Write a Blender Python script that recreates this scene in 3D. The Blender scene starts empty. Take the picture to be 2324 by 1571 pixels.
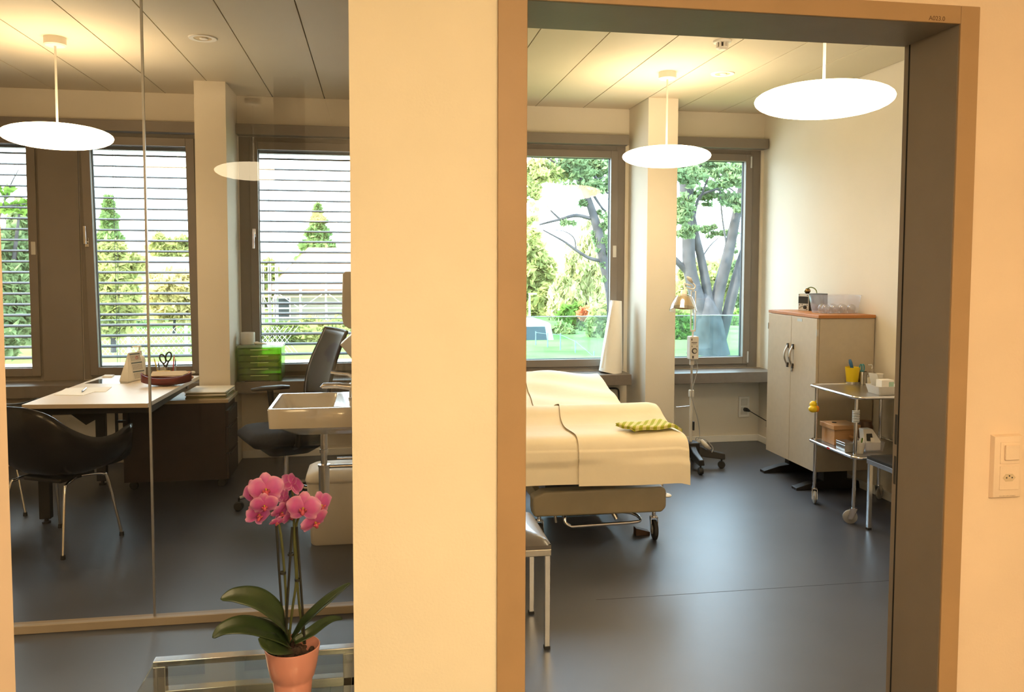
import bpy, bmesh, math, random
import numpy as np
from mathutils import Vector, Matrix
random.seed(7); rng = np.random.default_rng(7)
SC = bpy.context.scene; COL = SC.collection
PI = math.pi

# ------------------------------------------------------------------ camera
# metres; x along the window wall, y into the rooms, z up; the lens is at (0,0,1.55)
EYE = Vector((0, 0, 1.55)); FPX, CX, CY = 1870.7, 1162.0, 710.0
PT, YW, RL = 0.057435, 0.164111, 0.002741
def cam_rot():
    R0 = Matrix(((1,0,0),(0,0,-1),(0,1,0)))
    cy, sy, cp, sp, cr, sr = math.cos(YW), math.sin(YW), math.cos(PT), math.sin(PT), math.cos(RL), math.sin(RL)
    return Matrix(((cr,-sr,0),(sr,cr,0),(0,0,1))) @ Matrix(((1,0,0),(0,cp,-sp),(0,sp,cp))) @ R0 @ Matrix(((cy,-sy,0),(sy,cy,0),(0,0,1)))
RC = cam_rot()
def at(px, py, Y=None, Z=None, X=None):
    "the real-world point at a known depth (or height) that the survey of the photograph gives"
    d = RC.transposed() @ Vector(((px-CX)/FPX, (py-CY)/FPX, 1))
    t = (Y-EYE.y)/d.y if Y is not None else ((Z-EYE.z)/d.z if Z is not None else (X-EYE.x)/d.x)
    return EYE + d*t
cd = bpy.data.cameras.new('camera'); cam = bpy.data.objects.new('camera', cd); COL.objects.link(cam)
cd.sensor_width = 36; cd.sensor_fit = 'HORIZONTAL'; cd.lens = FPX/2324*36; cd.shift_y = (CY-785.5)/2324
cd.clip_start = .02; cd.clip_end = 400
M = RC.transposed() @ Matrix(((1,0,0),(0,-1,0),(0,0,-1)))
cam.matrix_world = Matrix.Translation(EYE) @ M.to_4x4()
SC.camera = cam

# ------------------------------------------------------------------ materials
def new_mat(name):
    m = bpy.data.materials.new(name); m.use_nodes = True
    nt = m.node_tree; nt.nodes.clear()
    out = nt.nodes.new('ShaderNodeOutputMaterial')
    return m, nt, out
def N(nt, t, **kw):
    n = nt.nodes.new(t)
    for k, v in kw.items():
        if k in n.inputs: n.inputs[k].default_value = v
        else: setattr(n, k, v)
    return n
def mat(name, col, rough=.5, metal=0, spec=.5, vary=.06, scale=8, bump=0, bscale=200, trans=0, coat=0, emit=None, es=0, alpha=1, sss=0, aniso=None):
    m, nt, out = new_mat(name)
    b = N(nt, 'ShaderNodeBsdfPrincipled')
    b.inputs['Roughness'].default_value = rough; b.inputs['Metallic'].default_value = metal
    b.inputs['Specular IOR Level'].default_value = spec
    b.inputs['Transmission Weight'].default_value = trans; b.inputs['Coat Weight'].default_value = coat
    b.inputs['Alpha'].default_value = alpha
    if sss: b.inputs['Subsurface Weight'].default_value = sss; b.inputs['Subsurface Radius'].default_value = (.01,.006,.006)
    if emit: b.inputs['Emission Color'].default_value = (*emit, 1); b.inputs['Emission Strength'].default_value = es
    tc = N(nt, 'ShaderNodeTexCoord')
    if vary:
        no = N(nt, 'ShaderNodeTexNoise', Scale=scale, Detail=4.0); nt.links.new(tc.outputs['Object'], no.inputs['Vector'])
        cr = N(nt, 'ShaderNodeValToRGB')
        lo = [max(0, c*(1-vary)) for c in col]; hi = [min(1, c*(1+vary)) for c in col]
        cr.color_ramp.elements[0].color = (*lo, 1); cr.color_ramp.elements[1].color = (*hi, 1)
        cr.color_ramp.elements[0].position = .3; cr.color_ramp.elements[1].position = .7
        nt.links.new(no.outputs['Fac'], cr.inputs['Fac']); nt.links.new(cr.outputs['Color'], b.inputs['Base Color'])
    else: b.inputs['Base Color'].default_value = (*col, 1)
    if bump:
        nb = N(nt, 'ShaderNodeTexNoise', Scale=bscale, Detail=3.0); nt.links.new(tc.outputs['Object'], nb.inputs['Vector'])
        bp = N(nt, 'ShaderNodeBump', Strength=bump, Distance=.002); nt.links.new(nb.outputs['Fac'], bp.inputs['Height'])
        nt.links.new(bp.outputs['Normal'], b.inputs['Normal'])
    nt.links.new(b.outputs[0], out.inputs[0])
    return m
def pane_mat(name, tint, base=.08, rough=0.0, haze=0, hazecol=(.9,.9,.9)):
    m, nt, out = new_mat(name)
    tr = N(nt, 'ShaderNodeBsdfTransparent', Color=(*tint, 1)); gl = N(nt, 'ShaderNodeBsdfGlossy', Roughness=rough)
    lw = N(nt, 'ShaderNodeLayerWeight', Blend=.5)
    pw = N(nt, 'ShaderNodeMath', operation='POWER'); pw.inputs[1].default_value = 5
    nt.links.new(lw.outputs['Facing'], pw.inputs[0])
    mr = N(nt, 'ShaderNodeMapRange'); mr.inputs['To Min'].default_value = base; mr.inputs['To Max'].default_value = 1
    nt.links.new(pw.outputs[0], mr.inputs['Value'])
    mx = N(nt, 'ShaderNodeMixShader'); nt.links.new(mr.outputs[0], mx.inputs[0])
    last = tr.outputs[0]
    if haze:
        df = N(nt, 'ShaderNodeBsdfDiffuse', Color=(*hazecol, 1)); tl = N(nt, 'ShaderNodeBsdfTranslucent', Color=(*hazecol, 1))
        m1 = N(nt, 'ShaderNodeMixShader', Fac=.5); nt.links.new(df.outputs[0], m1.inputs[1]); nt.links.new(tl.outputs[0], m1.inputs[2])
        m2 = N(nt, 'ShaderNodeMixShader', Fac=haze); nt.links.new(tr.outputs[0], m2.inputs[1]); nt.links.new(m1.outputs[0], m2.inputs[2]); last = m2.outputs[0]
    nt.links.new(last, mx.inputs[1]); nt.links.new(gl.outputs[0], mx.inputs[2]); nt.links.new(mx.outputs[0], out.inputs[0])
    return m
def glow_mat(name, col, s):
    m, nt, out = new_mat(name)
    e = N(nt, 'ShaderNodeEmission', Color=(*col, 1), Strength=s); nt.links.new(e.outputs[0], out.inputs[0]); return m
def leaf_mat(name, c1, c2, tl=.45, scale=.8):
    m, nt, out = new_mat(name)
    tc = N(nt, 'ShaderNodeTexCoord'); no = N(nt, 'ShaderNodeTexNoise', Scale=scale, Detail=5.0); nt.links.new(tc.outputs['Object'], no.inputs['Vector'])
    cr = N(nt, 'ShaderNodeValToRGB'); cr.color_ramp.elements[0].color = (*c1,1); cr.color_ramp.elements[1].color = (*c2,1)
    cr.color_ramp.elements[0].position = .35; cr.color_ramp.elements[1].position = .65
    nt.links.new(no.outputs['Fac'], cr.inputs['Fac'])
    d = N(nt, 'ShaderNodeBsdfDiffuse'); t = N(nt, 'ShaderNodeBsdfTranslucent'); mx = N(nt, 'ShaderNodeMixShader', Fac=tl)
    for s in (d, t): nt.links.new(cr.outputs['Color'], s.inputs['Color'])
    nt.links.new(d.outputs[0], mx.inputs[1]); nt.links.new(t.outputs[0], mx.inputs[2]); nt.links.new(mx.outputs[0], out.inputs[0])
    return m
def stripe_mat(name, c1, c2, freq, rough=.8, axis='X', rot=0):
    m, nt, out = new_mat(name)
    tc = N(nt, 'ShaderNodeTexCoord'); mp = N(nt, 'ShaderNodeMapping'); mp.inputs['Rotation'].default_value = (0, 0, rot)
    nt.links.new(tc.outputs['Object'], mp.inputs['Vector'])
    wv = N(nt, 'ShaderNodeTexWave', Scale=freq, Distortion=0.0); wv.bands_direction = axis
    nt.links.new(mp.outputs[0], wv.inputs['Vector'])
    cr = N(nt, 'ShaderNodeValToRGB'); cr.color_ramp.interpolation = 'CONSTANT'
    cr.color_ramp.elements[0].color = (*c1,1); cr.color_ramp.elements[1].color = (*c2,1); cr.color_ramp.elements[1].position = .5
    nt.links.new(wv.outputs['Fac'], cr.inputs['Fac'])
    b = N(nt, 'ShaderNodeBsdfPrincipled', Roughness=rough); nt.links.new(cr.outputs[0], b.inputs['Base Color']); nt.links.new(b.outputs[0], out.inputs[0])
    return m
def wood_mat(name, c1, c2, scale=6, rough=.45):
    m, nt, out = new_mat(name)
    tc = N(nt, 'ShaderNodeTexCoord'); mp = N(nt, 'ShaderNodeMapping'); mp.inputs['Scale'].default_value = (1, 6, 6)
    nt.links.new(tc.outputs['Object'], mp.inputs['Vector'])
    no = N(nt, 'ShaderNodeTexNoise', Scale=scale, Detail=6.0, Distortion=1.0); nt.links.new(mp.outputs[0], no.inputs['Vector'])
    cr = N(nt, 'ShaderNodeValToRGB'); cr.color_ramp.elements[0].color = (*c1,1); cr.color_ramp.elements[1].color = (*c2,1)
    nt.links.new(no.outputs['Fac'], cr.inputs['Fac'])
    b = N(nt, 'ShaderNodeBsdfPrincipled', Roughness=rough); nt.links.new(cr.outputs[0], b.inputs['Base Color']); nt.links.new(b.outputs[0], out.inputs[0])
    return m
MT = dict(
 wall = mat('warm_white_plaster', (.74,.67,.56), .85, vary=.02, scale=3, bump=.25, bscale=160),
 hallwall = mat('cream_hall_plaster', (.82,.73,.57), .85, vary=.03, scale=4, bump=.3, bscale=140),
 hallpeach = mat('peach_hall_plaster', (.77,.60,.44), .85, vary=.03, scale=4, bump=.3, bscale=140),
 ceil = mat('ceiling_panel_paint', (.64,.555,.42), .7, vary=.02, scale=2),
 dark = mat('shadow_gap_black', (.012,.011,.010), .9, vary=0),
 floor = mat('blue_grey_linoleum', (.054,.060,.080), .40, spec=.85, vary=.12, scale=2.5, bump=.12, bscale=400),
 taupe = mat('taupe_window_paint', (.205,.170,.138), .55, vary=.04, scale=5),
 taupe2 = mat('taupe_sill_stone', (.17,.14,.115), .35, vary=.06, scale=30),
 jamb = mat('steel_frame_taupe', (.25,.20,.155), .5, vary=.05, scale=6, bump=.15, bscale=90),
 casing = mat('tan_steel_casing', (.38,.235,.115), .5, vary=.05, scale=6, bump=.15, bscale=90),
 rail = mat('tan_floor_rail', (.34,.27,.19), .45, vary=.04),
 white = mat('white_paint', (.80,.77,.72), .5, vary=.02),
 ceramic = mat('white_glazed_ceramic', (.82,.79,.73), .12, spec=.6, vary=.01, coat=.4),
 chrome = mat('polished_chrome', (.75,.75,.76), .12, 1, vary=.02),
 steel = mat('brushed_steel', (.55,.53,.50), .3, 1, vary=.05, scale=40),
 grey = mat('grey_plastic', (.35,.35,.35), .5),
 lgrey = mat('light_grey_plastic', (.62,.59,.53), .45),
 black = mat('black_plastic', (.018,.017,.017), .45, vary=.1),
 blackshell = mat('black_shell_plastic', (.012,.012,.014), .24, vary=.1),
 fabric = mat('dark_blue_black_fabric', (.018,.02,.028), .9, vary=.2, scale=60, bump=.3, bscale=500),
 rubber = mat('dark_rubber', (.02,.02,.02), .7),
 blind = mat('dark_blue_grey_blind_metal', (.10,.12,.15), .5),
 desktop = mat('pale_desk_laminate', (.72,.62,.50), .45, vary=.02),
 ped = mat('dark_brown_laminate', (.022,.011,.008), .5, vary=.2, scale=12),
 pedtop = mat('pale_oak_top', (.42,.33,.22), .5),
 paper = mat('white_paper', (.86,.82,.74), .8, vary=.015),
 sheet = mat('cream_exam_paper', (.88,.77,.57), .75, vary=.03, scale=6, bump=.3, bscale=30),
 beige = mat('beige_bed_metal', (.30,.25,.165), .5),
 cabinet = mat('greige_cabinet_laminate', (.52,.45,.35), .5, vary=.03, scale=25),
 cabtop = wood_mat('orange_beech_top', (.40,.15,.035), (.52,.22,.06), 5),
 box = wood_mat('pale_beech_wood', (.50,.27,.12), (.62,.36,.17), 8),
 yellow = mat('yellow_plastic', (.85,.62,.02), .4, vary=.03),
 orange = mat('orange_plastic', (.80,.28,.02), .4),
 blue = mat('blue_plastic', (.03,.14,.33), .4),
 teal = mat('teal_plastic', (.06,.30,.36), .4),
 red = mat('red_plastic', (.6,.03,.03), .4),
 green = mat('green_plastic', (.08,.35,.10), .4),
 maroon = mat('maroon_lacquer', (.14,.012,.016), .3),
 skin = mat('pinkish_beige_plastic', (.62,.34,.20), .5),
 wedge = mat('dark_brown_wood', (.05,.025,.014), .6),
 postpaint = mat('peach_post_paint', (.46,.34,.24), .8, vary=.03),
 tan = mat('tan_card', (.60,.48,.32), .8),
 folder = mat('olive_folder_card', (.24,.22,.11), .8),
 pink = mat('salmon_pot_glaze', (.62,.27,.21), .38, vary=.03, coat=.3),
 soil = mat('orchid_bark', (.055,.030,.018), .95, vary=.5, scale=60),
 oleaf = mat('orchid_leaf_green', (.028,.048,.016), .40, vary=.25, scale=20, spec=.5),
 stem = mat('orchid_stem_green', (.07,.075,.022), .5, vary=.2),
 stake = mat('dark_plant_stake', (.012,.012,.008), .6),
 lip = mat('orchid_lip', (.42,.06,.09), .5, vary=.3, scale=90),
 anther = mat('orchid_throat', (.40,.22,.03), .5),
 brass = mat('aged_bronze', (.30,.20,.09), .25, 1),
 rcoat = mat('brownjar', (.13,.06,.025), .3),
 seatpad = mat('dark_silver_vinyl', (.12,.11,.105), .35, vary=.1, coat=.2),
 lawn = leaf_mat('sunlit_lawn_grass', (.09,.15,.045), (.16,.22,.075), .0, .4),
 gravel = mat('pale_gravel', (.55,.53,.50), .9, vary=.6, scale=6),
 bark = mat('grey_tree_bark', (.034,.033,.036), .9, vary=.5, scale=3, bump=1, bscale=9),
 leafy = leaf_mat('yellow_green_foliage', (.20,.25,.085), (.44,.46,.19), .5),
 leafd = leaf_mat('deep_green_foliage', (.06,.14,.03), (.18,.30,.06), .4),
 leafc = leaf_mat('conifer_foliage', (.09,.18,.07), (.26,.36,.14), .3),
 leafw = leaf_mat('pale_willow_foliage', (.32,.35,.15), (.58,.58,.32), .5, .5),
 leafb = leaf_mat('beige_bush_foliage', (.40,.36,.16), (.62,.54,.28), .4),
 leafr = leaf_mat('red_shrub_foliage', (.40,.12,.05), (.62,.25,.12), .4),
 leafm = leaf_mat('maple_foliage', (.10,.17,.085), (.23,.31,.15), .5),
 housew = mat('pale_house_render', (.40,.37,.32), .9),
 roof = mat('pale_pink_roof_tiles', (.27,.175,.12), .9, vary=.15, scale=5),
 roofg = mat('grey_flat_roof', (.24,.26,.29), .8),
 vanw = mat('white_van_paint', (.80,.82,.84), .3, coat=.5),
 vglass = mat('dark_van_glass', (.05,.065,.08), .6, spec=.1),
 fencem = mat('grey_fence_metal', (.16,.17,.18), .6),
 jarg = pane_mat('thick_jar_glass', (.84,.83,.80), .20, 0, .10, (.8,.8,.8)),
 galv = mat('galvanised_metal', (.62,.64,.66), .5, .3),
 lamp = glow_mat('lit_opal_glass', (1.0,.79,.49), 9.3),
 fill_lamp = glow_mat('fill_lamp_glow', (1.0,.76,.45), 26),  # stronger glow, only for the lamps added behind the camera
 cpane = pane_mat('window_pane_glass', (.96,.98,.97), .07),
 opane = pane_mat('partition_glass', (.86,.81,.73), .045),
 bal = pane_mat('balustrade_glass', (.50,.76,.80), .10),
 bal2 = pane_mat('pale_balustrade_glass', (.84,.93,.94), .08),
 tabg = pane_mat('table_top_glass', (.86,.89,.87), .055),
 clear = pane_mat('clear_thin_glass', (.93,.92,.89), .12),
 smoke = pane_mat('lamp_shield_glass', (.92,.90,.84), .28, 0, .22, (.85,.76,.60)),
 tub = pane_mat('frosted_clear_plastic', (.95,.95,.97), .08, .1, .17, (.85,.84,.90)),
 greenp = pane_mat('translucent_green_plastic', (.72,.92,.32), .08, .2, .20, (.40,.58,.10)),
 mesh = pane_mat('dark_mesh_fabric', (.10,.08,.07), .03, .4, .75, (.018,.014,.012)),
 sleeve = pane_mat('clear_plastic_sleeve', (.86,.86,.86), .35, .08),
)
# petals: pink with a paler rim
def petal_mat():
    m, nt, out = new_mat('pink_orchid_petal')
    at_ = N(nt, 'ShaderNodeAttribute', attribute_name='edge')
    cr = N(nt, 'ShaderNodeValToRGB')
    e = cr.color_ramp.elements; e[0].color = (.62,.11,.36,1); e[1].color = (.74,.34,.50,1); e[0].position = .35; e[1].position = .95
    nt.links.new(at_.outputs['Fac'], cr.inputs['Fac'])
    no = N(nt, 'ShaderNodeTexNoise', Scale=90.0); tc = N(nt, 'ShaderNodeTexCoord'); nt.links.new(tc.outputs['Object'], no.inputs['Vector'])
    mxc = N(nt, 'ShaderNodeMix', data_type='RGBA', blend_type='MULTIPLY'); mxc.inputs[0].default_value = .25
    nt.links.new(cr.outputs[0], mxc.inputs[6]); nt.links.new(no.outputs['Color'], mxc.inputs[7])
    p = N(nt, 'ShaderNodeBsdfPrincipled', Roughness=.5); t = N(nt, 'ShaderNodeBsdfTranslucent'); mx = N(nt, 'ShaderNodeMixShader', Fac=.3)
    nt.links.new(mxc.outputs[2], p.inputs['Base Color']); nt.links.new(mxc.outputs[2], t.inputs['Color'])
    nt.links.new(p.outputs[0], mx.inputs[1]); nt.links.new(t.outputs[0], mx.inputs[2]); nt.links.new(mx.outputs[0], out.inputs[0])
    return m
MT['petal'] = petal_mat()

# ------------------------------------------------------------------ mesh helpers
class MB:
    def __init__(s): s.bm = bmesh.new()
    def box(s, x0, x1, y0, y1, z0, z1, rz=0, c=None):
        vs = [Vector((x, y, z)) for x in (x0, x1) for y in (y0, y1) for z in (z0, z1)]
        if rz:
            cc = Vector(c) if c else Vector(((x0+x1)/2, (y0+y1)/2, 0)); R = Matrix.Rotation(rz, 3, 'Z')
            vs = [R @ (v-cc) + cc for v in vs]
        v = [s.bm.verts.new(p) for p in vs]
        for f in ((0,1,3,2),(4,6,7,5),(0,4,5,1),(2,3,7,6),(0,2,6,4),(1,5,7,3)): s.bm.faces.new([v[i] for i in f])
        return s
    def poly(s, pts):
        s.bm.faces.new([s.bm.verts.new(Vector(p)) for p in pts]); return s
    def prism(s, pts, d):
        d = Vector(d); a = [s.bm.verts.new(Vector(p)) for p in pts]; b = [s.bm.verts.new(Vector(p)+d) for p in pts]
        n = len(a); s.bm.faces.new(a[::-1]); s.bm.faces.new(b)
        for i in range(n): s.bm.faces.new([a[i], a[(i+1)%n], b[(i+1)%n], b[i]])
        return s
    def tube(s, pts, r, seg=10, cap=True):
        pts = [Vector(p) for p in pts]; rs = r if isinstance(r, (list, tuple)) else [r]*len(pts)
        rings = []; up = None
        for i, p in enumerate(pts):
            t = (pts[min(i+1, len(pts)-1)] - pts[max(i-1, 0)]).normalized()
            if up is None: up = t.orthogonal().normalized()
            else: up = (up - t*up.dot(t)).normalized() if (up - t*up.dot(t)).length > 1e-6 else t.orthogonal().normalized()
            w = t.cross(up)
            rings.append([s.bm.verts.new(p + (up*math.cos(a) + w*math.sin(a))*rs[i]) for a in [2*PI*k/seg for k in range(seg)]])
        for a, b in zip(rings, rings[1:]):
            for k in range(seg): s.bm.faces.new([a[k], a[(k+1)%seg], b[(k+1)%seg], b[k]])
        if cap: s.bm.faces.new(rings[0][::-1]); s.bm.faces.new(rings[-1])
        return s
    def cyl(s, p, q, r, r2=None, seg=20): return s.tube([p, q], [r, r if r2 is None else r2], seg)
    def lathe(s, prof, c=(0,0,0), seg=32, axis=None, close=False):
        c = Vector(c); Q = Vector((0,0,1)).rotation_difference(Vector(axis)).to_matrix() if axis else Matrix.Identity(3)
        rings = []
        for r, z in prof:
            if r < 1e-6: rings.append([s.bm.verts.new(c + Q @ Vector((0,0,z)))])
            else: rings.append([s.bm.verts.new(c + Q @ Vector((r*math.cos(2*PI*k/seg), r*math.sin(2*PI*k/seg), z))) for k in range(seg)])
        for a, b in zip(rings, rings[1:]):
            for k in range(seg):
                k2 = (k+1) % seg
                if len(a) == 1 and len(b) == 1: continue
                if len(a) == 1: s.bm.faces.new([a[0], b[k2], b[k]])
                elif len(b) == 1: s.bm.faces.new([a[k], a[k2], b[0]])
                else: s.bm.faces.new([a[k], a[k2], b[k2], b[k]])
        if close:
            if len(rings[0]) > 1: s.bm.faces.new(rings[0][::-1])
            if len(rings[-1]) > 1: s.bm.faces.new(rings[-1])
        return s
    def ball(s, c, r, seg=16, sc=(1,1,1)):
        n = seg//2
        prof = [(r*math.sin(PI*i/n), -r*math.cos(PI*i/n)) for i in range(n+1)]
        k0 = len(s.bm.verts); s.lathe(prof, (0,0,0), seg); s.bm.verts.ensure_lookup_table()
        for v in list(s.bm.verts)[k0:]: v.co = Vector((v.co.x*sc[0], v.co.y*sc[1], v.co.z*sc[2])) + Vector(c)
        return s
    def grid(s, f, nu, nv, wrap=False):
        V = [[s.bm.verts.new(Vector(f(i/nu, j/nv))) for j in range(nv+1)] for i in range(nu if wrap else nu+1)]
        m = len(V)
        for i in range(nu):
            for j in range(nv): s.bm.faces.new([V[i][j], V[(i+1)%m][j], V[(i+1)%m][j+1], V[i][j+1]])
        return s
OFF = {}
def part(name, mb, material, parent=None, smooth=False, bevel=0, seg=2, solid=0, sub=0, kind=None):
    me = bpy.data.meshes.new(name)
    bmesh.ops.recalc_face_normals(mb.bm, faces=mb.bm.faces)
    off = OFF.get(parent.name, Vector()) if parent else Vector()
    if parent:
        for v in mb.bm.verts: v.co -= off
    else:
        # a one-mesh thing gets its origin at its own base
        xs = [v.co for v in mb.bm.verts]
        off = Vector(((min(v.x for v in xs)+max(v.x for v in xs))/2, (min(v.y for v in xs)+max(v.y for v in xs))/2, min(v.z for v in xs)))
        for v in mb.bm.verts: v.co -= off
    mb.bm.to_mesh(me); mb.bm.free()
    o = bpy.data.objects.new(name, me); COL.objects.link(o)
    if parent: o.parent = parent
    else: o.location = off
    OFF[o.name] = off
    me.materials.append(MT[material] if isinstance(material, str) else material)
    if smooth:
        for p in me.polygons: p.use_smooth = True
        if smooth != 'all':
            me.set_sharp_from_angle(angle=math.radians(40))
    if solid: m = o.modifiers.new('solid', 'SOLIDIFY'); m.thickness = solid; m.offset = 0
    if sub: m = o.modifiers.new('sub', 'SUBSURF'); m.levels = sub; m.render_levels = sub
    if bevel:
        m = o.modifiers.new('bevel', 'BEVEL'); m.width = bevel; m.segments = seg; m.limit_method = 'ANGLE'; m.angle_limit = math.radians(40)
        if not smooth:
            for p in me.polygons: p.use_smooth = True
            me.set_sharp_from_angle(angle=math.radians(40))
            m.harden_normals = True
    if kind: o['kind'] = kind
    return o
def tag(o, label, cat, group=None):
    o['label'] = label; o['category'] = cat
    if group: o['group'] = group
    return o
def thing(name, label, cat, loc=(0,0,0), group=None, world=True):
    "an Empty at the thing's base; with world=True its parts are authored in room coordinates"
    o = bpy.data.objects.new(name, None); COL.objects.link(o); o.location = loc; o.empty_display_size = .1
    OFF[o.name] = Vector(loc) if world else Vector()
    return tag(o, label, cat, group)
def struct_root(name, loc=(0,0,0)):
    o = bpy.data.objects.new(name, None); COL.objects.link(o); o.location = loc; OFF[o.name] = Vector(loc); o['kind'] = 'structure'; return o
def struct(name, mb, m, **k): return part(name, mb, m, None, kind='structure', **k)
def kids(o): return [c for c in bpy.data.objects if c.parent == o]
def copy_tree(o, parent=None):
    c = o.copy(); COL.objects.link(c)
    if parent: c.parent = parent
    for ch in kids(o): copy_tree(ch, c)
    return c
def text(name, s, size, m, parent, loc, rot, align='CENTER'):
    cu = bpy.data.curves.new(name, 'FONT'); cu.body = s; cu.size = size; cu.align_x = align; cu.align_y = 'CENTER'; cu.extrude = .0002
    tmp = bpy.data.objects.new('tmp', cu); COL.objects.link(tmp)
    me = bpy.data.meshes.new_from_object(tmp.evaluated_get(bpy.context.evaluated_depsgraph_get())); bpy.data.objects.remove(tmp)
    me.name = name; o = bpy.data.objects.new(name, me); COL.objects.link(o); o.parent = parent; OFF[o.name] = OFF[parent.name]
    o.location = Vector(loc) - OFF[parent.name]; o.rotation_euler = rot; me.materials.clear(); me.materials.append(MT[m]); return o
def curve3(pts, n=24):
    "Catmull-Rom through points"
    P = [Vector(p) for p in pts]; P = [P[0]*2-P[1]] + P + [P[-1]*2-P[-2]]; out = []
    segs = len(P)-3; per = max(2, n//segs)
    for i in range(segs):
        a, b, c, d = P[i:i+4]
        for k in range(per):
            t = k/per; out.append(.5*((2*b) + (c-a)*t + (2*a-5*b+4*c-d)*t*t + (3*b-a-3*c+d)*t**3))
    return out + [P[-2]]
#PART2
# ------------------------------------------------------------------ room shell
b = MB().box(-4.2,3.5,-3,7.1,-.2,0); struct('floor', b, 'floor')
b = MB().box(1.0,3.35,3.628,3.631,-.01,.0006); struct('trim_1', b, mat('floor_weld_seam', (.02,.02,.026), .5))
b = MB()
gx = [-4.2] + [-.39-.4*k for k in range(9,-1,-1)] + [-.06,.12,.52,.92,1.32,1.726,2.126,2.526,2.926,3.35,3.5]
for a, c in zip(gx, gx[1:]): b.box(a+.0035, c-.0035, -3, 6.8, 2.87, 2.895)
struct('ceiling', b, 'ceil')
b = MB().box(-4.3,3.6,-3.1,7.1,2.897,3.2); struct('roof', b, 'dark')
def cutwall(name, m, bx, **k):
    b = MB()
    for t in bx: b.box(*t)
    return struct(name, b, m, **k)
Z0, Z1 = .655, 2.556
cutwall('wall_back', 'wall', [(-4.2,3.5,6.8,7.1,Z1,2.87), (-4.2,3.5,6.8,7.1,0,Z0)] +
        [(a,c,6.8,7.1,Z0,Z1) for a, c in ((-4.2,-3.47),(-2.517,-2.231),(-1.31,-1.056),(-.03,1.05),(2.098,2.37),(3.326,3.5))])
cutwall('wall_right', 'wall', [(3.35,3.5,2.2,6.8,0,2.87)])
cutwall('wall_left', 'wall', [(-4.2,-4.05,-3,6.8,0,2.87)])
cutwall('wall_partition', 'wall', [(-.058,.1,2.2,6.8,0,2.87)])
cutwall('wall_hall_right', 'hallpeach', [(1.58,3.5,2.0,2.2,0,2.87), (.3,1.58,2.0,2.2,2.23,2.87)])
cutwall('wall_hall_middle', 'hallwall', [(-.058,.3,2.0,2.2,0,2.87)])
struct('wall_hall_left', MB().prism([(-.70,1.2,0),(-.4926,1.2,0),(-.53,1.28,0),(-.70,1.28,0)],(0,0,2.87)), 'postpaint')
cutwall('wall_hall_rear', 'hallwall', [(-4.2,3.5,-3.15,-3,0,2.87)])
cutwall('wall_hall_side', 'hallwall', [(3.35,3.5,-3,2.0,0,2.87)])
cutwall('column_1', 'wall', [(-1.28,-1.062,6.3,6.8,0,2.87)])
cutwall('column_2', 'wall', [(2.128,2.372,6.3,6.8,0,2.87)])
for i, (a, c, y0, y1, n) in enumerate(((-4.05,-1.28,6.785,6.8,'office_left'),(-1.06,-.06,6.785,6.8,'office_middle'),(.1,2.128,6.785,6.8,'exam'),(2.372,3.35,6.785,6.8,'exam_corner'))):
    part('baseboard_'+n, MB().box(a,c,y0,y1,0,.058), 'white', None, bevel=.004, kind='structure')
part('baseboard_right', MB().box(3.335,3.35,2.2,6.785,0,.058), 'white', None, bevel=.004, kind='structure')
# window headers (blind boxes), sills and the panel between the office windows
for a, c, n in ((-3.6,-1.282,2),(-1.056,-.06,3),(.95,2.095,4),(2.374,3.338,5)):
    part('trim_%d'%n, MB().box(a,c,6.69,6.8,2.556,2.638), 'taupe', None, bevel=.003, kind='structure')
for a, c, n in ((-4.05,-1.283,6),(-1.058,-.06,7),(.1,2.078,8),(2.374,3.35,9)):
    part('trim_%d'%n, MB().box(a,c,6.5,6.8,.565,.655), 'taupe2', None, bevel=.004, kind='structure')
part('trim_10', MB().box(-2.517,-2.231,6.785,6.8,.655,2.556), 'taupe', None, bevel=.002, kind='structure')
b = MB().box(-4.05,-1.29,6.70,6.785,.06,.215).box(-4.05,-1.29,6.70,6.785,.22,.40)
part('trim_11', b, 'lgrey', None, bevel=.003, kind='structure')

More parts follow.
